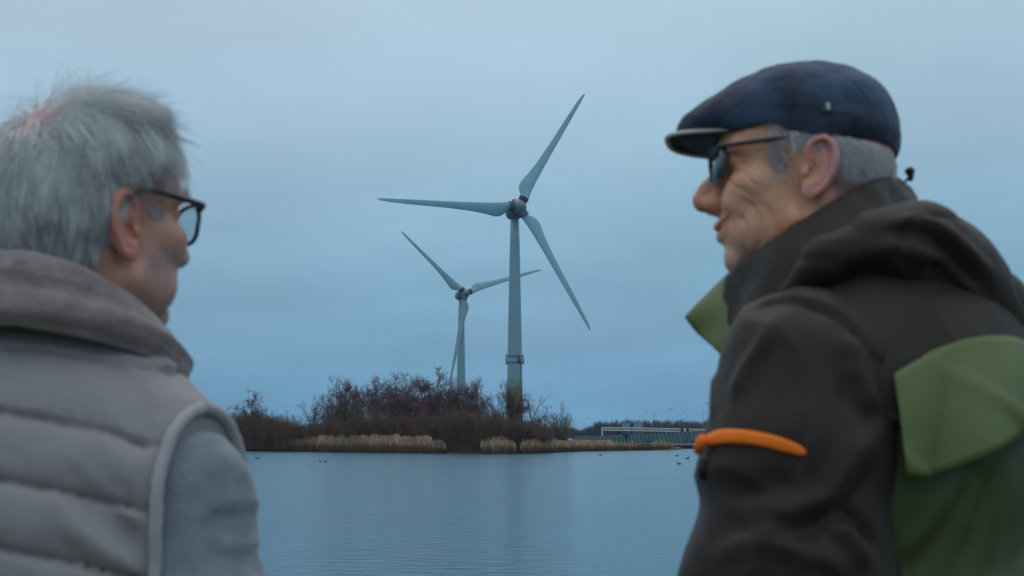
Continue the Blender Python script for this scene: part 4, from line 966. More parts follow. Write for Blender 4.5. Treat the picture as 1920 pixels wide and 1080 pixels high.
# fleece collar standing round the neck: parameters by angle (0 = front, 90 = his right, 180 = back)
CF = Fr((-.445, 1.442, 2.865), math.radians(36))
ang = [0, 40, 80, 110, 140, 180, 220, 260, 300, 340]
rb = [.098, .108, .115, .117, .119, .121, .119, .116, .112, .100]; zb = [-.07, -.02, .008, .024, .036, .044, .038, .015, -.01, -.05]
rt = [.090, .094, .096, .096, .094, .092, .092, .090, .090, .088]; zt_ = [-.01, .022, .058, .088, .110, .116, .110, .09, .06, .01]
def per(a, vals): return np.interp(a % 360, ang + [360], vals + [vals[0]])
secs = []
A_ = np.linspace(6, 354, 120)
sm = lambda vals: np.array([np.mean([per(a + d, vals) for d in (-24, -12, 0, 12, 24)]) for a in A_])
RB, ZB, RT, ZT = sm(rb), sm(zb), sm(rt), sm(zt_)
for a, r0, z0, r1, z1 in zip(A_, RB, ZB, RT, ZT):
    ca, sa = math.sin(math.radians(a)), math.cos(math.radians(a)); loop = []
    prof = [(0, 0), (.06, .005), (.12, .008), (.2, .012), (.3, .014), (.4, .015), (.5, .015), (.6, .014), (.7, .013), (.78, .012), (.86, .010), (.96, .007), (1.02, .0), (1.03, -.008), (.97, -.015), (.85, -.018), (.6, -.017), (.3, -.016), (.0, -.014)]
    for t, o_ in prof:
        wob = (.0035 * math.sin(t * 10 + a * .035) + .0018 * math.sin(t * 23 + a * .02 + 1)) * (o_ > 0) + .0012 * math.sin(a * .23 + t * 4)
        r_ = r0 + (r1 - r0) * t + o_ + wob; loop.append((r_ * ca, r_ * sa, z0 + (z1 - z0) * t))
    secs.append(CF.w(loop))
V, Fc = closed_loft(secs)
M['fleece'] = mat('collar_fleece', (.27, .20, .195), 1, noise=.22, nscale=45, bump=1, bscale=140, sheen=.5, bdist=.002, stretch=(1, 1, 1))
mesh_obj('collar', rel(V, manL), Fc, M['fleece'], manL)
# zip piping below the collar
trousers_shoes(manL, TL, .80, M['cloth_dark'])

# hair
rng = np.random.default_rng(21)
def skullR(P):
    A = P.copy(); A[:, 0] = np.abs(A[:, 0])
    d = smin(ell(A, (0, -.6, 5.0), (7.5, 9.5, 8.0)), ell(A, (0, 2.6, 5.0), (6.7, 6.5, 5.8)), 1.5)
    d = smin(d, ell(A, (0, -3.5, 1.5), (6.9, 6.2, 6.0)), 2); d = smin(d, ell(A, (0, 3.2, -2.2), (6.3, 5.4, 6.8)), 1.6)
    return smin(d, cap(P, (0, -1.6, -3), (0, -3, -13), 5.3, 6.0), 1.6)
def samp(n, ok, rng, surf):
    out = []
    while sum(map(len, out)) < n:
        D = rng.normal(size=(n * 2, 3)); D /= np.linalg.norm(D, axis=1, keepdims=True); P = np.array([0, -1.5, 3.5]) + D * 9
        for _ in range(6): P = P - surf(P)[:, None] * grad(surf, P, .05)
        out.append(P[ok(P, rng)])
    return np.concatenate(out)[:n]
WH = np.array([.5, -7.6, 10.3])
def okL(P, rng):
    x, y, z = np.abs(P[:, 0]), P[:, 1], P[:, 2]
    line = np.where(y > 1.8, np.interp(y, [1.8, 5.5, 7.8], [4.6, 7.2, 9.9]), np.where(y > -2.6, 4.0, np.interp(y, [-10, -4.5, -2.6], [-5.5, -4.6, 0])))
    side = (y > 2.0) & (y < 4.2) & (z > 1.0) & (x > 5)
    d = np.linalg.norm((P - WH) * [1, .8, 1], axis=1)
    return ((z > line) | (side & (rng.random(len(P)) < .45))) & (rng.random(len(P)) < np.clip((d - .4) / 4.4, .16, 1))
def dirL(P, s):
    
    r = P - WH; r /= np.linalg.norm(r, axis=1, keepdims=True)
    x = P[:, 0:1]; side = sstep(4.0, 7.0, np.abs(x)) ; low = sstep(8, 2, P[:, 2:3])
    g = np.array([[0, -.25, -1.0]]) * np.maximum(side, low) * 1.0
    fr2 = sstep(1, 5, P[:, 1:2]) * sstep(6, 10, P[:, 2:3]); sweep = np.array([[.9, -.1, .5]]) * fr2
    return r + g + sweep + np.array([[0, 0, .9]]) * sstep(4, 7, P[:, 1:2]) * sstep(4, 7, P[:, 2:3])
P0 = samp(19000, okL, rng, skullR); zz = P0[:, 2]
Ls = np.where(zz > 8, rng.uniform(4.0, 7.5, len(P0)), np.where(zz > 3, rng.uniform(3.5, 6.5, len(P0)), rng.uniform(2.6, 5.4, len(P0)))); Ls = np.where(P0[:, 1] > 5, np.minimum(Ls, rng.uniform(1.2, 2.6, len(P0))), Ls); Ls = np.where((P0[:, 1] > -2.8) & (zz < 6.3), rng.uniform(.35, .8, len(P0)), np.where((P0[:, 1] > .8) & (zz < 8.5), rng.uniform(.4, 1.0, len(P0)), np.where((P0[:, 1] > -2.8) & (zz < 8), rng.uniform(.9, 1.7, len(P0)), Ls)))
lift = np.interp(zz, [-5, 0, 4, 8, 10, 12], [.5, .8, 1.0, 1.4, 2.4, 2.9]) * np.interp(P0[:, 1], [2, 6, 9], [1, .6, .3]) * np.where((P0[:, 1] > -1) & (zz < 5.5), .15, np.where((P0[:, 1] > -1) & (zz < 8), .6, 1))
lift = lift * (1 + .5 * vnoise(P0, .45, 6))
def tHL(P, rng):
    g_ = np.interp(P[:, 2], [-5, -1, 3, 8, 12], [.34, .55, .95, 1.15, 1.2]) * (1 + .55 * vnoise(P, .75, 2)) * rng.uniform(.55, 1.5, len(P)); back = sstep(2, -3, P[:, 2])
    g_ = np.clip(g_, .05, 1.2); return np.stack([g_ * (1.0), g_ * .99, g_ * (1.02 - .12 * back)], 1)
M['hair'] = mat('hair_grey', (1, 1, 1), .4, attr=True, spec=.6, sheen=.5)
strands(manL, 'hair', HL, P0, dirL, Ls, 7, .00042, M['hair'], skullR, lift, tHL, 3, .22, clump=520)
# stray wisps
P1 = samp(1500, lambda P, r_: okL(P, r_) & (P[:, 2] > 3) & ~((P[:, 1] > 1) & (P[:, 2] < 9)), rng, skullR); strands(manL, 'hair_wisps', HL, P1, dirL, rng.uniform(2.5, 6, len(P1)), 7, .00026, M['hair'], skullR, np.full(len(P1), 3.0) * np.interp(P1[:, 2], [-4, 2, 8, 10], [.3, .5, .9, 1.35]) * np.interp(P1[:, 1], [3, 7, 9], [1, .7, .35]), lambda P, r_: np.tile([.5, .5, .52], (len(P), 1)) * r_.uniform(.5, 1.3, (len(P), 1)), 8, .5)
# eyebrow and beard stubble
def beard_pts(V, Nn, w, n, rng): p = w / w.sum(); i = rng.choice(len(V), n, p=p); return V[i], Nn[i]
def stubble(root, name, hf, P, N_, L, r, col, rng, down):
    D = N_ * .6 + down + rng.normal(size=P.shape) * .3; D /= np.linalg.norm(D, axis=1, keepdims=True); E = P + D * L[:, None]
    a = np.cross(D, [.3, .5, .8]); a /= np.linalg.norm(a, axis=1, keepdims=True); W0, W1 = hf.w(P - N_ * .05), hf.w(E); ar = a @ hf.B
    c = (np.cross(D, a)) @ hf.B; n = len(P); V = np.zeros((n, 4, 3))
    for k in range(3): V[:, k] = W0 + (ar * math.cos(2.094 * k) + c * math.sin(2.094 * k)) * r
    V[:, 3] = W1; Fc = (np.arange(n) * 4)[:, None, None] + np.array([[0, 1, 3], [1, 2, 3], [2, 0, 3]])[None]
    return mesh_obj(name, rel(V.reshape(-1, 3), root), Fc.reshape(-1, 3), M['hair'], root, tint=np.repeat(col, 4, axis=0))
y, z = VL[:, 1], VL[:, 2]; w = sstep(-1.2, -3, z - .1 * np.maximum(y - 3, 0)) * sstep(1.2, 3, y) * sstep(-11.5, -10, z) * (np.hypot(VL[:, 0], z + 5.2) > 1.6) + 1e-9
P_, N_ = beard_pts(VL, NL, w, 5000, rng); stubble(manL, 'beard', HL, P_, N_, rng.uniform(.12, .32, len(P_)), .00026, np.tile([.62, .58, .60], (len(P_), 1)) * rng.uniform(.3, 1.4, (len(P_), 1)), rng, np.array([0, .2, -1.0]))
w = np.exp(-((z - 3.9) / .4) ** 2) * (np.abs(VL[:, 0]) > 1.5) * (np.abs(VL[:, 0]) < 5.6) * (y > 5) + 1e-9
P_, N_ = beard_pts(VL, NL, w, 1400, rng); stubble(manL, 'eyebrow', HL, P_, N_, rng.uniform(.5, 1.1, len(P_)), .0003, np.tile([.4, .38, .38], (len(P_), 1)), rng, np.array([0, .6, .4]))

# eyeglasses
def glasses(hf, label, hinge, earp, lens_c, lw, lh, rframe, wrap, m_frame, m_lens, rimr, noun):
    c = hf.w((0, lens_c[1], lens_c[2])); g_ = empty('eyeglasses', c); tag(g_, label, 'glasses')
    for s in (1, -1):
        mb = MB(); pl = [hf.w((s * hinge[0], hinge[1], hinge[2])) , hf.w((s * (hinge[0] + (.8 if noun == 'eyeglasses' else .35)), hinge[1] * .5 + earp[1] * .5, (hinge[2] + earp[2]) / 2 + .05)), hf.w((s * earp[0], earp[1], earp[2])), hf.w((s * (earp[0] - .1), earp[1] - 2.2, earp[2] - 1.3)), hf.w((s * (earp[0] - .3), earp[1] - 3.6, earp[2] - 3.2))]
        P = spl(pl, 18); mb.tube([tuple(p - c) for p in P], [rframe * (1.3 if i < 6 else 1.0) for i in range(18)], 8)
        mb.build('temple', m_frame, g_)
        ring = []; N = 36
        for i in range(N + 1):
            a = 2 * math.pi * i / N; ex = 2.6
            cx__, sz = math.cos(a), math.sin(a); rr = (abs(cx__) ** ex + abs(sz) ** ex) ** (-1 / ex)
            lx, lz = cx__ * rr * lw / 2, sz * rr * lh / 2
            if lz < 0: lx *= .93
            ring.append((lens_c[0] + lx, lens_c[1] - wrap * ((lens_c[0] + lx) ** 2 - lens_c[0] ** 2) + .06 * lz, lens_c[2] + lz))
        R_ = hf.w([(s * a, b, d) for a, b, d in ring])
        mb = MB(); mb.tube([tuple(p - c) for p in R_], rimr, 8, cap=False); mb.build('rim', m_frame, g_)
        ce = R_[:-1].mean(0); V = []; 
        for off in (0.0006, -.0006): V += [tuple(ce - c + hf.B[1] * (off + .0012))] + [tuple(p - c + hf.B[1] * off) for p in R_[:-1]]
        n = N; Fl = [(0, 1 + i, 1 + (i + 1) % n) for i in range(n)] + [(n + 1, n + 2 + (i + 1) % n, n + 2 + i) for i in range(n)] + [(1 + i, n + 2 + i, n + 2 + (i + 1) % n, 1 + (i + 1) % n) for i in range(n)]
        mesh_obj('lens', V, Fl, m_lens, g_)
        mb = MB(); e1 = hf.w((s * (lens_c[0] + lw / 2 - .1), lens_c[1] - wrap * ((lens_c[0] + lw / 2) ** 2 - lens_c[0] ** 2), lens_c[2] + lh * .30)); mb.tube([tuple(e1 - c), tuple(pl[0] - c)], rframe * 1.5, 8); mb.build('hinge', m_frame, g_)
    mb = MB(); br = [hf.w((x, lens_c[1] + .25 - .12 * x * x, lens_c[2] + lh * .18 + .25 * (1 - x * x))) for x in np.linspace(-(lens_c[0] - lw / 2), lens_c[0] - lw / 2, 7)]
    mb.tube([tuple(p - c) for p in br], rframe, 8); mb.build('bridge', m_frame, g_)
    return g_
M['frame'] = mat('glasses_frame', (.018, .018, .035), .3, coat=.3)
ml = bpy.data.materials.new('clear_lens'); ml.use_nodes = True; nt = ml.node_tree; b = nt.nodes['Principled BSDF']; tr = nt.nodes.new('ShaderNodeBsdfTransparent'); tr.inputs[0].default_value = (.86, .92, .93, 1); ms = nt.nodes.new('ShaderNodeMixShader'); b.inputs['Roughness'].default_value = .03; b.inputs['Base Color'].default_value = (.3, .4, .42, 1); b.inputs['Metallic'].default_value = 0
ms.inputs[0].default_value = .12; nt.links.new(tr.outputs[0], ms.inputs[1]); nt.links.new(b.outputs[0], ms.inputs[2]); nt.links.new(ms.outputs[0], nt.nodes['Material Output'].inputs[0]); M['lens_clear'] = ml
glasses(HL, 'dark-framed clear eyeglasses on the grey-haired left man', (7.2, 8.6, 2.9), (8.1, .4, 3.2), (3.5, 9.9, 1.2), 5.4, 4.1, .0026, .035, M['frame'], M['lens_clear'], .0024, 'eyeglasses')
ms2 = mat('sun_lens', (.02, .03, .045), .06, coat=.6, spec=.8)

# ------------------------------------------------------------------ the right man
HR = Fr((.331, 1.60, 3.084), math.radians(-78.5), .01, roll=-.06)
HC = Fr((.331, 1.60, 3.086), math.radians(-78.5), .01, roll=-.13)
manR = empty('person', (.40, 1.58, GZ)); tag(manR, 'smiling man in blue flat cap and dark olive rain jacket, profile turned left', 'person')
kR = dict(mz=.30, nz=.35, uy=9.5, ly=9.2, nose=.0, jaw=.0, chin=.05, smile=.95, neck=(0, -6.0, -13), flare=14, ear=.98, eardy=-.2)
def detR(V, Nn):
    V = V + Nn * (fbm(V, .35, 9)[:, None] * .06)
    for s in (1, -1):
        V = hfold(kR, V, Nn, [(s * 1.9, 9.7, -2.2), (s * 3.3, 8.3, -3.6), (s * 4.1, 7.4, -5.2), (s * 4.0, 6.9, -7.2)], .34, -.20)     # nasolabial
        V = hfold(kR, V, Nn, [(s * 3.6, 8.0, -2.4), (s * 4.6, 6.9, -3.4), (s * 5.0, 6.2, -4.6)], .7, .13)                            # cheek raised by the smile
        V = hfold(kR, V, Nn, [(s * 5.1, 6.2, -2.2), (s * 5.6, 5.0, -4.2), (s * 5.2, 4.6, -6.8), (s * 4.4, 5.0, -8.2)], .36, -.24)     # long cheek crease
        V = hfold(kR, V, Nn, [(s * 4.6, 7.4, .9), (s * 5.9, 6.0, -.3), (s * 6.4, 4.6, -1.4)], .24, -.12)
        V = hfold(kR, V, Nn, [(s * 4.4, 7.6, .0), (s * 5.7, 6.4, -1.3), (s * 6.1, 5.2, -2.6)], .24, -.11)
        V = hfold(kR, V, Nn, [(s * 5.0, 7.3, 1.9), (s * 6.3, 5.4, 1.5)], .2, -.10)
        V = hfold(kR, V, Nn, [(s * 2.8, 8.3, -5.6), (s * 3.0, 7.9, -7.0), (s * 2.4, 7.9, -8.2)], .3, -.14)
        V = hfold(kR, V, Nn, [(s * 6.0, 1.5, -4.0), (s * 5.4, 2.6, -7.5), (s * 4.5, 3.0, -10)], .5, -.12)
        V = hfold(kR, V, Nn, [(s * .6, 9.6, -5.05), (s * 1.6, 9.2, -4.95), (s * 2.8, 8.3, -4.5), (s * 3.7, 7.4, -3.9)], .15, -.26, False)
        V = hfold(kR, V, Nn, [(s * 3.9, 7.4, -2.4), (s * 4.6, 6.8, -2.7)], 1.1, .26, False)
        V = hfold(kR, V, Nn, [(s * 4.6, 6.6, -4.2), (s * 4.8, 6.0, -5.6), (s * 4.5, 5.9, -7.2)], .28, -.20)
        V = hfold(kR, V, Nn, [(s * 5.6, 5.4, 2.4), (s * 6.5, 3.9, 2.8)], .16, -.10)
        V = hfold(kR, V, Nn, [(s * 5.3, 4.6, -2.6), (s * 5.9, 3.6, -4.6), (s * 5.4, 3.6, -6.6)], .4, -.14)
    return V, Nn
kR['detail'] = detR
def tintR(V, Nn):
    T = blobs_tint(V, (.78, .385, .245), [((0, 12.2, -2), (2.6, 2.4, 2.2), (.74, .22, .18), .85), ((0, 9.5, -4.8), (3.2, 1.6, .9), (.50, .19, .16), .8)] + [((s * 5, 6, -1.6), (2.2, 2.4, 2.0), (.86, .44, .29), .7) for s in (1, -1)]  # mouth spot: lip red, darkened further to paint in the shade between the lips
      + [((s * 6.4, 2.7, .9), (.5, 1.2, 1.9), (.30, .22, .22), .75) for s in (1, -1)] + [((-6.5, 4.7, 1.9), (.3, .22, .22), (.35, .14, .10), .9)])
    ear = sstep(7.1, 7.8, np.abs(V[:, 0])) * (np.abs(V[:, 1] + 1.9) < 2.6) * (np.abs(V[:, 2] - .2) < 4.8)
    T = T * (1 - ear[:, None]) + np.array([.74, .30, .26]) * ear[:, None]
    y, z = V[:, 1], V[:, 2]; neck = sstep(-3, -7, z) * sstep(5, 1, y); T = T * (1 - .7 * neck[:, None]) + np.array([.72, .25, .12]) * .7 * neck[:, None]
    sc = sstep(-2.0, -4, y) * sstep(-3.5, -2, z); T = T * (1 - .5 * sc[:, None]) + np.array([.42, .33, .33]) * .5 * sc[:, None]
    stb = sstep(-5.0, -7, z) * sstep(3, 5, y) * .25; T = T * (1 - stb[:, None]) + np.array([.40, .30, .30]) * stb[:, None]
    return T
TR_ = Fr((.391, 1.58, 2.965), math.radians(-55))
def armR(s): return ([(s * .185, 0, -.105), (s * .215, -.0, -.40), (s * .20, .13, -.62)], [.045, .038, .027])
lo2 = TR_.o + np.array([-.42, -.42, 0]); hi2 = TR_.o + np.array([.42, .42, 0]); lo2[2] = GZ; hi2[2] = TR_.o[2] + .02
lfR = lower_sdf(TR_, .14, {1: armR(1), -1: armR(-1)}, leg=.88)
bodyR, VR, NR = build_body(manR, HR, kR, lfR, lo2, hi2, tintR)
trousers_shoes(manR, TR_, .88, M['cloth_dark'])
# hair under the cap
def okR(P, rng):
    x, y, z = np.abs(P[:, 0]), P[:, 1], P[:, 2]
    return (((y < -1.6) & (z > np.interp(y, [-10, -2.2], [-1.2, .6])) & (z < 7)) | ((y > 1.2) & (y < 4.4) & (z > -1.5) & (z < 6) & (x > 5) & (rng.random(len(P)) < .55 * np.exp(-((y - 2.7) / 1.15) ** 4 - (np.minimum(z - 2.2, 0) / 2.4) ** 4))) | ((y > -2.3) & (y < 1.6) & (z > 3.4) & (z < 7)))
HCAP = Fr((.331, 1.60, 3.086), math.radians(-78.5), .01, roll=-.13)
def below_cap(P): q = HCAP.l(HR.w(P)); return q[:, 2] < np.interp(q[:, 1], [-11, -5, -1.2, 3, 6.5, 9, 13], [1.3, 2.3, 3.1, 4.0, 4.7, 5.2, 5.4]) + 1.0
P0 = samp(6000, lambda P, r_: okR(P, r_) & below_cap(P), rng, skullR)
strands(manR, 'hair', HR, P0, lambda P, s: np.array([[0, -.55, -1.0]]) + P * 0, np.where(P0[:, 1] > 1.4, rng.uniform(.5, 1.0, len(P0)), rng.uniform(1.0, 2.0, len(P0))), 4, .00036, M['hair'], skullR, np.full(len(P0), .35) * np.where(P0[:, 1] > 1.4, .4, 1.2),
        lambda P, r_: np.tile([.68, .64, .66], (len(P), 1)) * r_.uniform(.4, 1.5, (len(P), 1)) * np.where(P[:, 1:2] > 1.4, .85, 1.15), 5, .2)
glasses(HR, 'dark sunglasses worn by the man in the flat cap', (6.8, 9.1, 3.3), (7.35, .3, 3.9), (3.5, 9.75, 1.9), 5.4, 4.1, .0021, .055, M['frame'], ms2, .0014, 'sunglasses')

# flat cap
capo = empty('flat_cap', HC.w((0, 1, 8))); tag(capo, 'dark blue woollen flat cap with pale-edged peak on the right man\'s head', 'cap')
def cap_edge(q): return q[:, 2] - np.interp(q[:, 1], [-11, -5, -1.2, 3, 6.5, 9, 13], [1.3, 2.3, 3.1, 4.0, 4.7, 5.2, 5.4])
def cap_sdf(q):
    d = ell(q, (0, -1.4, 6.1), (8.5, 8.9, 8.1))
    d = smin(d, ell(q, (0, 2.6, 7.4), (7.8, 8.2, 5.8)), 2.5)
    d = smin(d, ell(q, (0, 7.6, 6.9), (6.8, 6.6, 2.9)), 2.5)
    d = smin(d, ell(q, (0, -5.4, 7.0), (7.2, 5.2, 5.4)), 1.5); d = smin(d, ell(q, (0, -2.3, 4.6), (8.2, 8.7, 4.6)), 1.0)
    return d
def crown_f(q):
    d = cap_sdf(q); d = smax(d, -cap_edge(q), .35)
    return smax(d, -(skullR(HR.l(HC.w(q))) - .12), .2)
V, Fc, Nn = nets(crown_f, (-9.5, -12, 1.0), (9.5, 14.5, 15.5), .2)
a_ = np.arctan2(V[:, 0], V[:, 1] + 1)
V = V + Nn * (.10 * fbm(V, .55, 3) + .10 * vnoise(V * np.array([.5, .3, .6]), 1, 2))[:, None]
for s in (1, -1):
    V = fold(V, Nn, [(s * 7.6, -9.0, 4.0), (s * 7.2, -6, 9.0), (s * 5.0, 0, 12.6), (s * 3.4, 6, 12.0), (s * 2.6, 12, 8.6)], .2, -.2, False)
    V = fold(V, Nn, [(s * 8.1, -6.5, 5.0), (s * 8.4, -1, 6.6), (s * 7.2, 5.5, 7.6)], .6, .16)
    V = fold(V, Nn, [(s * 7.9, -4, 8.0), (s * 7.0, 2, 9.4), (s * 5.6, 8, 8.4)], .6, -.14)
M['tweed'] = mat('cap_wool', (.055, .085, .15), .85, col2=(.016, .022, .04), nscale=.16, bump=.5, bscale=1.8, sheen=.35, bdist=.15)
nt = M['tweed'].node_tree                     # wool flecks and faint checks
co = mesh_obj('crown', (HC.w(V) - np.array(capo.location)), Fc, None, capo)
mt_ = mat('cap_wool_blue', (.010, .012, .026), .85, col2=(.050, .095, .175), nscale=14, bump=.5, bscale=260, sheen=.12, bdist=.002)
co.data.materials.append(mt_)
# peak: a thick curved blade
secs = []; 
def peak_pt(a, t, up):           # a across (-1..1), t from root to lip
    x = a * (6.6 - 1.1 * t * abs(a)); y0 = 7.2 - 2.0 * a * a; y1 = 15.5 - 6.6 * a * a * a * a - 1.6 * a * a
    y = y0 + (y1 - y0) * t; z = 7.1 - 1.35 * t - .75 * a * a * (.35 + .65 * t) + .35 * math.sin(t * math.pi)
    return (x, y, z + up)
nA, nT = 41, 12; V = []
for up in (.28, -.05):
    for i in range(nA):
        for j in range(nT): t = j / (nT - 1); V.append(peak_pt(-1 + 2 * i / (nA - 1), t, up * (1 - .25 * t)))
Fp = [(i * nT + j, (i + 1) * nT + j, (i + 1) * nT + j + 1, i * nT + j + 1) for i in range(nA - 1) for j in range(nT - 1)]; b0 = nA * nT
Fp += [tuple(b0 + k for k in reversed(f_)) for f_ in Fp]
rimi = [i * nT + nT - 1 for i in range(nA)]; Fp += [(rimi[i], rimi[i + 1], b0 + rimi[i + 1], b0 + rimi[i]) for i in range(nA - 1)]
pko = mesh_obj('peak', HC.w(V) - np.array(capo.location), Fp, mt_, capo)
M['pale_trim'] = mat('cap_pale_trim', (.75, .62, .55), .9)
mb = MB(); mb.tube([tuple(HC.w(peak_pt(-1 + 2 * i / (nA - 1), .985, .06)) - np.array(capo.location)) for i in range(nA)], [.0032 - .0012 * abs(i / 20 - 1) for i in range(nA)], 8); mb.build('peak_trim', M['pale_trim'], capo)
# small side badge
bc = cast(lambda P: cap_sdf(HC.l(P)) * .01, [(1552, 201)])[0]; bl = HC.l(bc); gn = grad(cap_sdf, bl[None], .1)[0]
mb = MB(); b_ = Fr(bc, math.radians(-78.5))
nW = gn @ HC.B; uW = np.array([0, 0, 1.0]); uW -= nW * (uW @ nW); uW /= np.linalg.norm(uW); rW = np.cross(uW, nW)
def plate(hw, hh, d0, d1):
    P = [bc - np.array(capo.location) + rW * a * hw + uW * b * hh + nW * d for d in (d0, d1) for a, b in ((-1, -1), (1, -1), (1, 1), (-1, 1))]
    return P, [(3, 2, 1, 0), (4, 5, 6, 7), (0, 1, 5, 4), (1, 2, 6, 5), (2, 3, 7, 6), (3, 0, 4, 7)]
mb.add(*plate(.0060, .0068, .0, .0022)); bo = mb.build('badge', mat('badge_dark', (.02, .025, .04), .6), capo, False)
mb = MB(); mb.add(*plate(.0020, .0040, .0023, .0034)); mb.build('emblem', mat('badge_metal', (.35, .38, .40), .4, metallic=.4), bo, False)

# jacket
M['jk_dark'] = mat('jacket_dark', (.030, .019, .0135), .6, noise=.15, nscale=12, bump=.4, bscale=60, bdist=.003, sheen=.05, spec=.3)
M['jk_green'] = mat('jacket_green', (.058, .072, .018), .6, noise=.12, nscale=10, bump=.25, bscale=50, bdist=.003)
M['jk_flap'] = mat('jacket_flap_green', (.115, .15, .04), .5, noise=.08, nscale=10, bump=.25, bscale=40, bdist=.003)
M['orange'] = mat('orange_tape', (1.0, .19, .0), .7, noise=.04, nscale=60)
M['cord'] = mat('cord_black', (.012, .010, .012), .6)
SJ = at(1487, 705, 1.42)
def jt(P):
    q = TR_.l(P)
    d = ell(q, (0, -.035, -.32), (.205, .140, .36)); d = smin(d, ell(q, (0, -.065, -.17), (.185, .12, .17)), .08)
    d = smin(d, chain(q, [(-.155, 0, -.125), (-.06, -.02, -.065), (.06, -.02, -.065), (.155, 0, -.125)], [.07, .07, .07, .07]), .06)
    d = smin(d, ell(q, (0, .0, -.66), (.235, .19, .26)), .1); d = smin(d, ell(q, (0, -.01, -.47), (.255, .245, .25)), .04)
    return smax(d, -(q[:, 2] + .86), .01)
def arm_pts(s):
    if s < 0: return [TR_.l(p) for p in (at(1580, 690, 1.50), at(1512, 706, 1.43), at(1498, 860, 1.41), at(1494, 1080, 1.405))] + [np.array([-.20, .02, -.50]), np.array([-.19, .14, -.66])]
    return [np.array(p) for p in ((.08, 0, -.10), (.19, 0, -.12), (.21, -.01, -.26), (.22, -.01, -.40), (.20, .02, -.50), (.19, .14, -.66))]
def sleeveR(s, P):
    q = TR_.l(P); d = chain(q, arm_pts(s), [.07, .079, .088, .100, .088, .06], .03)
    return smax(d, -(q[:, 2] + .70), .006)
def displace_cloth(V, Nn, amp, folds, sc=6, off=0):
    V = V + Nn * (amp * fbm(V * np.array([1, 1, .75]), sc, off, 3))[:, None]
    rid = 1 - np.abs(vnoise(V * np.array([1, 1, .8]), sc * 1.1, off + 40)); rid2 = 1 - np.abs(vnoise(V * np.array([.8, .8, 1.1]), sc * 2.0, off + 60)); V = V + Nn * (amp * 1.2 * (rid ** 6) - amp * .7 * rid2 ** 6)[:, None]
    for poly, w, a in folds: V = fold(V, Nn, poly, w, a)
    return V
# torso (green cloth) with raised dark yoke
lo = TR_.o - [.36, .36, .90]; hi = TR_.o + [.36, .36, .08]
V, Fc, Nn = nets(jt, lo, hi, .006)
ct = lambda pts: cast(jt, pts)
V = displace_cloth(V, Nn, .005, [(ct([(1830, 880), (1760, 1000), (1700, 1079)]), .010, -.007), (ct([(1790, 890), (1735, 990), (1690, 1060)]), .012, .007), (ct([(1900, 850), (1870, 960), (1850, 1079)]), .012, .006), (ct([(1880, 850), (1840, 960), (1800, 1079)]), .010, -.005)], 6, 3)
mesh_obj('jacket_body', rel(V, manR), Fc, M['jk_green'], manR)
def jy(P): q = TR_.l(P); return smax(jt(P) - .012, -(q[:, 2] - (-.155 + .0 * np.abs(q[:, 0]) - 1.0 * np.maximum(q[:, 1] - .02, 0))), .006)
V, Fc, Nn = nets(jy, lo + [0, 0, .4], hi, .006)
V = displace_cloth(V, Nn, .004, [], 7, 5); mesh_obj('yoke', rel(V, manR), Fc, M['jk_dark'], manR)
# sleeves
for s in (-1, 1):
    f = lambda P: sleeveR(s, P)
    c = TR_.w((s * .18, .03, -.38)); V, Fc, Nn = nets(f, c - [.28, .28, .38], c + [.28, .28, .38], .005 if s < 0 else .009)
    if s < 0:
        cs = lambda pts: cast(f, pts)
        fl = [(cs([(1400, 600), (1440, 578), (1500, 566), (1560, 590), (1610, 640), (1640, 690)]), .004, -.004), (cs([(1408, 590), (1446, 569), (1504, 557), (1568, 582), (1620, 634)]), .006, .003),
              (cs([(1475, 590), (1440, 640), (1400, 700), (1375, 760)]), .010, .0045), (cs([(1590, 620), (1600, 700), (1640, 790)]), .014, .006), (cs([(1570, 640), (1590, 740), (1650, 850)]), .010, -.005),
              (cs([(1660, 790), (1600, 850), (1560, 930), (1480, 960), (1380, 950)]), .012, .006), (cs([(1640, 860), (1580, 950), (1500, 1000), (1350, 1020)]), .011, -.006), (cs([(1560, 950), (1600, 970), (1650, 1040)]), .008, -.006),
              (cs([(1540, 960), (1590, 1000), (1630, 1075)]), .012, .006), (cs([(1360, 640), (1345, 720), (1340, 800)]), .008, .003), (cs([(1340, 1050), (1440, 1010), (1520, 1040), (1600, 1079)]), .012, .006), (cs([(1330, 900), (1420, 920), (1500, 900)]), .014, -.004)]
    else: fl = []
    fl = [(p_, w_, a_ * 1.7) for p_, w_, a_ in fl]; V = displace_cloth(V, Nn, .0055, fl, 8, 8 + s)
    if s < 0: SLV = V.copy(); mesh_obj('sleeve', rel(V, manR), Fc, M['jk_dark'], manR)
slv = lambda P: sleeveR(-1, P)
def sheet(name, grid, mat_, root, thick=.003):
    """grid (m, n, 3) -> thick sheet"""
    G = np.asarray(grid); m, n = G.shape[:2]; du = np.gradient(G, axis=0); dv = np.gradient(G, axis=1); N = np.cross(du, dv); N /= np.linalg.norm(N, axis=2, keepdims=True) + 1e-9
    if ((G - np.array([0, 0, ZC])) * N).sum() > 0: N = -N
    V = np.concatenate([(G + N * thick / 2).reshape(-1, 3), (G - N * thick / 2).reshape(-1, 3)]); b = m * n
    Fs = [(i * n + j, (i + 1) * n + j, (i + 1) * n + j + 1, i * n + j + 1) for i in range(m - 1) for j in range(n - 1)]; Fs += [tuple(b + k for k in reversed(f_)) for f_ in Fs]
    loop = [(0, j) for j in range(n)] + [(i, n - 1) for i in range(1, m)] + [(m - 1, j) for j in range(n - 2, -1, -1)] + [(i, 0) for i in range(m - 2, 0, -1)]; ids = [i * n + j for i, j in loop]
    Fs += [(ids[k], ids[(k + 1) % len(ids)], b + ids[(k + 1) % len(ids)], b + ids[k]) for k in range(len(ids))]
    return mesh_obj(name, rel(V, root), Fs, mat_, root)
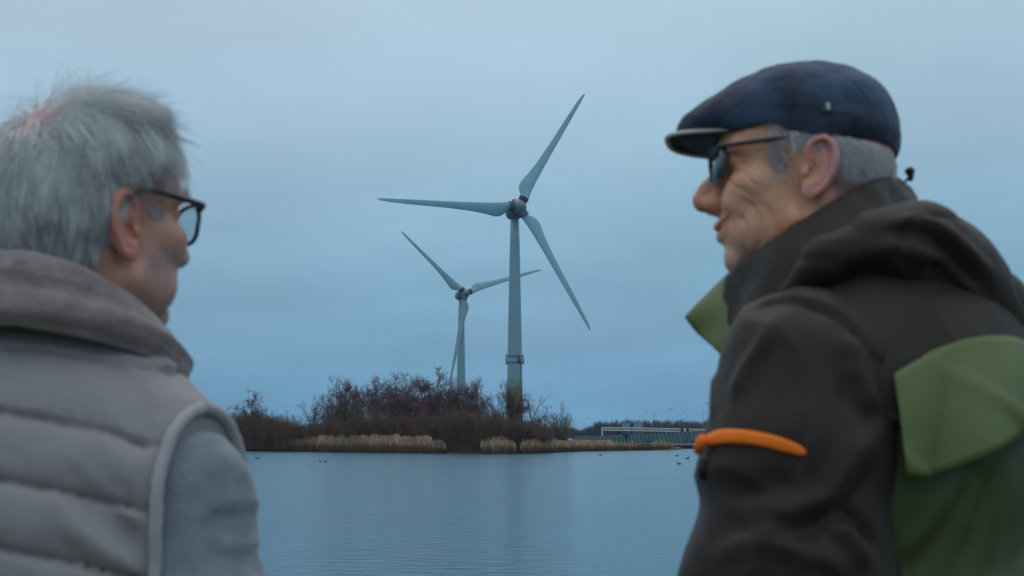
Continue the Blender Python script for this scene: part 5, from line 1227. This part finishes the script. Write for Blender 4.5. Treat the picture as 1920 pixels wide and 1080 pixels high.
# orange zip tape on the sleeve
tp = spl([(1334, 826), (1365, 821), (1400, 822), (1440, 828), (1475, 838), (1510, 850)], 26); g_ = []
for i, (x, y) in enumerate(tp):
    hw = np.interp(i, [0, 3, 20, 23, 25], [9, 12.5, 11.5, 9.5, 3]); P = cast(slv, [(x, y - hw), (x, y - hw * .5), (x, y), (x, y + hw * .5), (x, y + hw)]); Nn = grad(slv, P, .004); near = SLV[np.argmin(((SLV[None] - P[:, None]) ** 2).sum(2), axis=1)]; hgt = ((near - P) * Nn).sum(1); P = P + Nn * (np.array([0, .0008, .001, .0008, 0]) + .0022 + hgt)[:, None]; g_.append(P)
zt_o = sheet('sleeve_zip', g_, M['orange'], manR, .002)
e0 = cast(slv, [(1337, 826), (1330, 838), (1326, 850)]); Nn = grad(slv, e0, .004); tube_on('zip_pull', e0 + Nn * .010, [.006, .0055, .004], M['orange'], manR, 8)
e0 = cast(slv, [(1332, 862), (1330, 880), (1330, 900)]); Nn = grad(slv, e0, .004); tube_on('pull_cord', e0 + Nn * .007, [.004, .005, .003], M['cord'], manR, 8)
# storm flap across the back, standing off the cloth at its lower edge
top = spl([(1664, 716), (1700, 695), (1740, 672), (1790, 655), (1840, 649), (1880, 655), (1930, 690)], 40); bot = spl([(1688, 892), (1735, 888), (1790, 862), (1840, 835), (1880, 815), (1905, 806), (1935, 802)], 40); g_ = []
for i in range(40):
    col_ = []
    for j in range(16):
        t = j / 15; x, y = top[i] * (1 - t) + bot[i] * t; col_.append((x, y))
    P = cast(jt, col_); Nn = grad(jt, P, .004); t = np.linspace(0, 1, 16); u = i / 39
    wave = .003 * math.sin(u * 17 + 1) * t ** .8 + .003 * np.sin(u * 9 + t * 4) * t - .010 * (1 - np.abs(np.sin(u * 6.3 + t * 1.6 + .4))) ** 2 * t ** .5 + .006 * (1 - np.abs(np.sin(u * 5 - t * 2.4 + 1.9))) ** 4 * t ** .5; P = P + Nn * np.maximum(.022 + .012 * t ** 1.3 + wave, .019)[:, None]; g_.append(P)
sheet('back_flap', g_, M['jk_flap'], manR, .003)
# collar stand: a loft between an upper and a lower rim that run round the neck
ctop = spl([at(1358, 514, 1.590), at(1430, 462, 1.535), at(1500, 412, 1.510), at(1580, 366, 1.505), at(1640, 337, 1.53), at(1678, 328, 1.60), at(1660, 352, 1.68), at(1580, 405, 1.72), at(1480, 480, 1.71), at(1392, 540, 1.66)], 110)
cbot = spl([at(1382, 660, 1.565), at(1440, 600, 1.49), at(1520, 540, 1.465), at(1620, 480, 1.465), at(1690, 440, 1.50), at(1728, 420, 1.60), at(1705, 440, 1.70), at(1600, 520, 1.77), at(1480, 600, 1.76), at(1400, 670, 1.68)], 110)
cen = (ctop.mean(0) + cbot.mean(0)) / 2; secs = []
for i in range(110):
    a, b = ctop[i], cbot[i]; out = (a + b) / 2 - cen; out[2] = 0; out /= np.linalg.norm(out); loop = []
    for t, o_ in [(0, 0), (.15, .006), (.35, .010), (.55, .008), (.75, .005), (.92, .002), (1.0, -.001), (1.01, -.006), (.97, -.010), (.8, -.008), (.5, -.006), (.2, -.006), (0, -.008)]:
        wob = (.0045 * math.sin(i * .16 + t * 6) + .003 * math.sin(i * .41 - t * 7)) * (1 - .4 * t) + .002 * math.sin(i * .8 + t * 3)
        loop.append(b + (a - b) * t + out * (o_ + wob))
    secs.append(loop)
V, Fc = closed_loft(secs); mesh_obj('collar', rel(V, manR), Fc, M['jk_dark'], manR)
# hood, folded down behind the collar
hp = [at(1472, 556, 1.475), at(1550, 492, 1.45), at(1640, 452, 1.44), at(1722, 466, 1.455), at(1785, 530, 1.49), at(1845, 605, 1.53), at(1905, 730, 1.58)]
hr = [.003, .010, .020, .030, .044, .048, .044]
hp2 = [hp[3], at(1765, 530, 1.66), at(1690, 545, 1.76), at(1590, 590, 1.80)]
def hood(P):
    d = chain(P, hp, hr, .04); d = smin(d, chain(P, hp2, [.031, .042, .036, .02], .04), .06)
    return smin(d, chain(P, [at(1600, 462, 1.50), at(1690, 430, 1.52), at(1712, 440, 1.62)], [.014, .020, .024], .02), .03)
lo = np.min(hp + hp2, axis=0) - .08; hi = np.max(hp + hp2, axis=0) + .08
V, Fc, Nn = nets(hood, lo, hi, .004); hc = lambda pts: cast(hood, pts)
V = displace_cloth(V, Nn, .0045, [(hc([(1500, 540), (1580, 486), (1680, 462), (1760, 490), (1850, 580)]), .009, .006), (hc([(1640, 440), (1720, 432), (1790, 480), (1870, 570)]), .009, -.008), (hc([(1660, 425), (1730, 410), (1800, 450), (1880, 530)]), .008, .006), (hc([(1730, 480), (1790, 530), (1860, 630)]), .010, -.007)], 10, 20)
mesh_obj('hood', rel(V, manR), Fc, M['jk_dark'], manR)
# collar front corner, turned out to show the green side
A0, A1, B0, B1 = at(1366, 514, 1.60), at(1405, 610, 1.55), at(1283, 596, 1.61), at(1357, 672, 1.56)
g_ = []
for i in range(14):
    t = i / 13; r_ = []
    for j in range(12):
        u = j / 11; p = (A0 * (1 - t) + B0 * t) * (1 - u) + (A1 * (1 - t) + B1 * t) * u; p = p + np.array([0, -.012 * math.sin(t * 3.1) * math.sin(u * 3.1) - .006 * math.sin(u * 7 + t * 2) * t, 0]); r_.append(p)
    g_.append(r_)
sheet('collar_corner', g_, M['jk_flap'], manR, .004)
# hood cord with toggles at the collar top
c0 = [at(1688, 345, 1.62), at(1700, 338, 1.615), at(1707, 330, 1.61)]
tube_on('drawcord', [at(1693, 372, 1.62)] + c0, .0016, M['cord'], manR, 8)
for p, q2 in ((at(1700, 325, 1.61), at(1712, 318, 1.61)), (at(1703, 331, 1.61), at(1712, 333, 1.61))): tube_on('cord_toggle', [p, (p + q2) / 2, q2], [.0042, .0055, .0040], M['cord'], manR, 10)
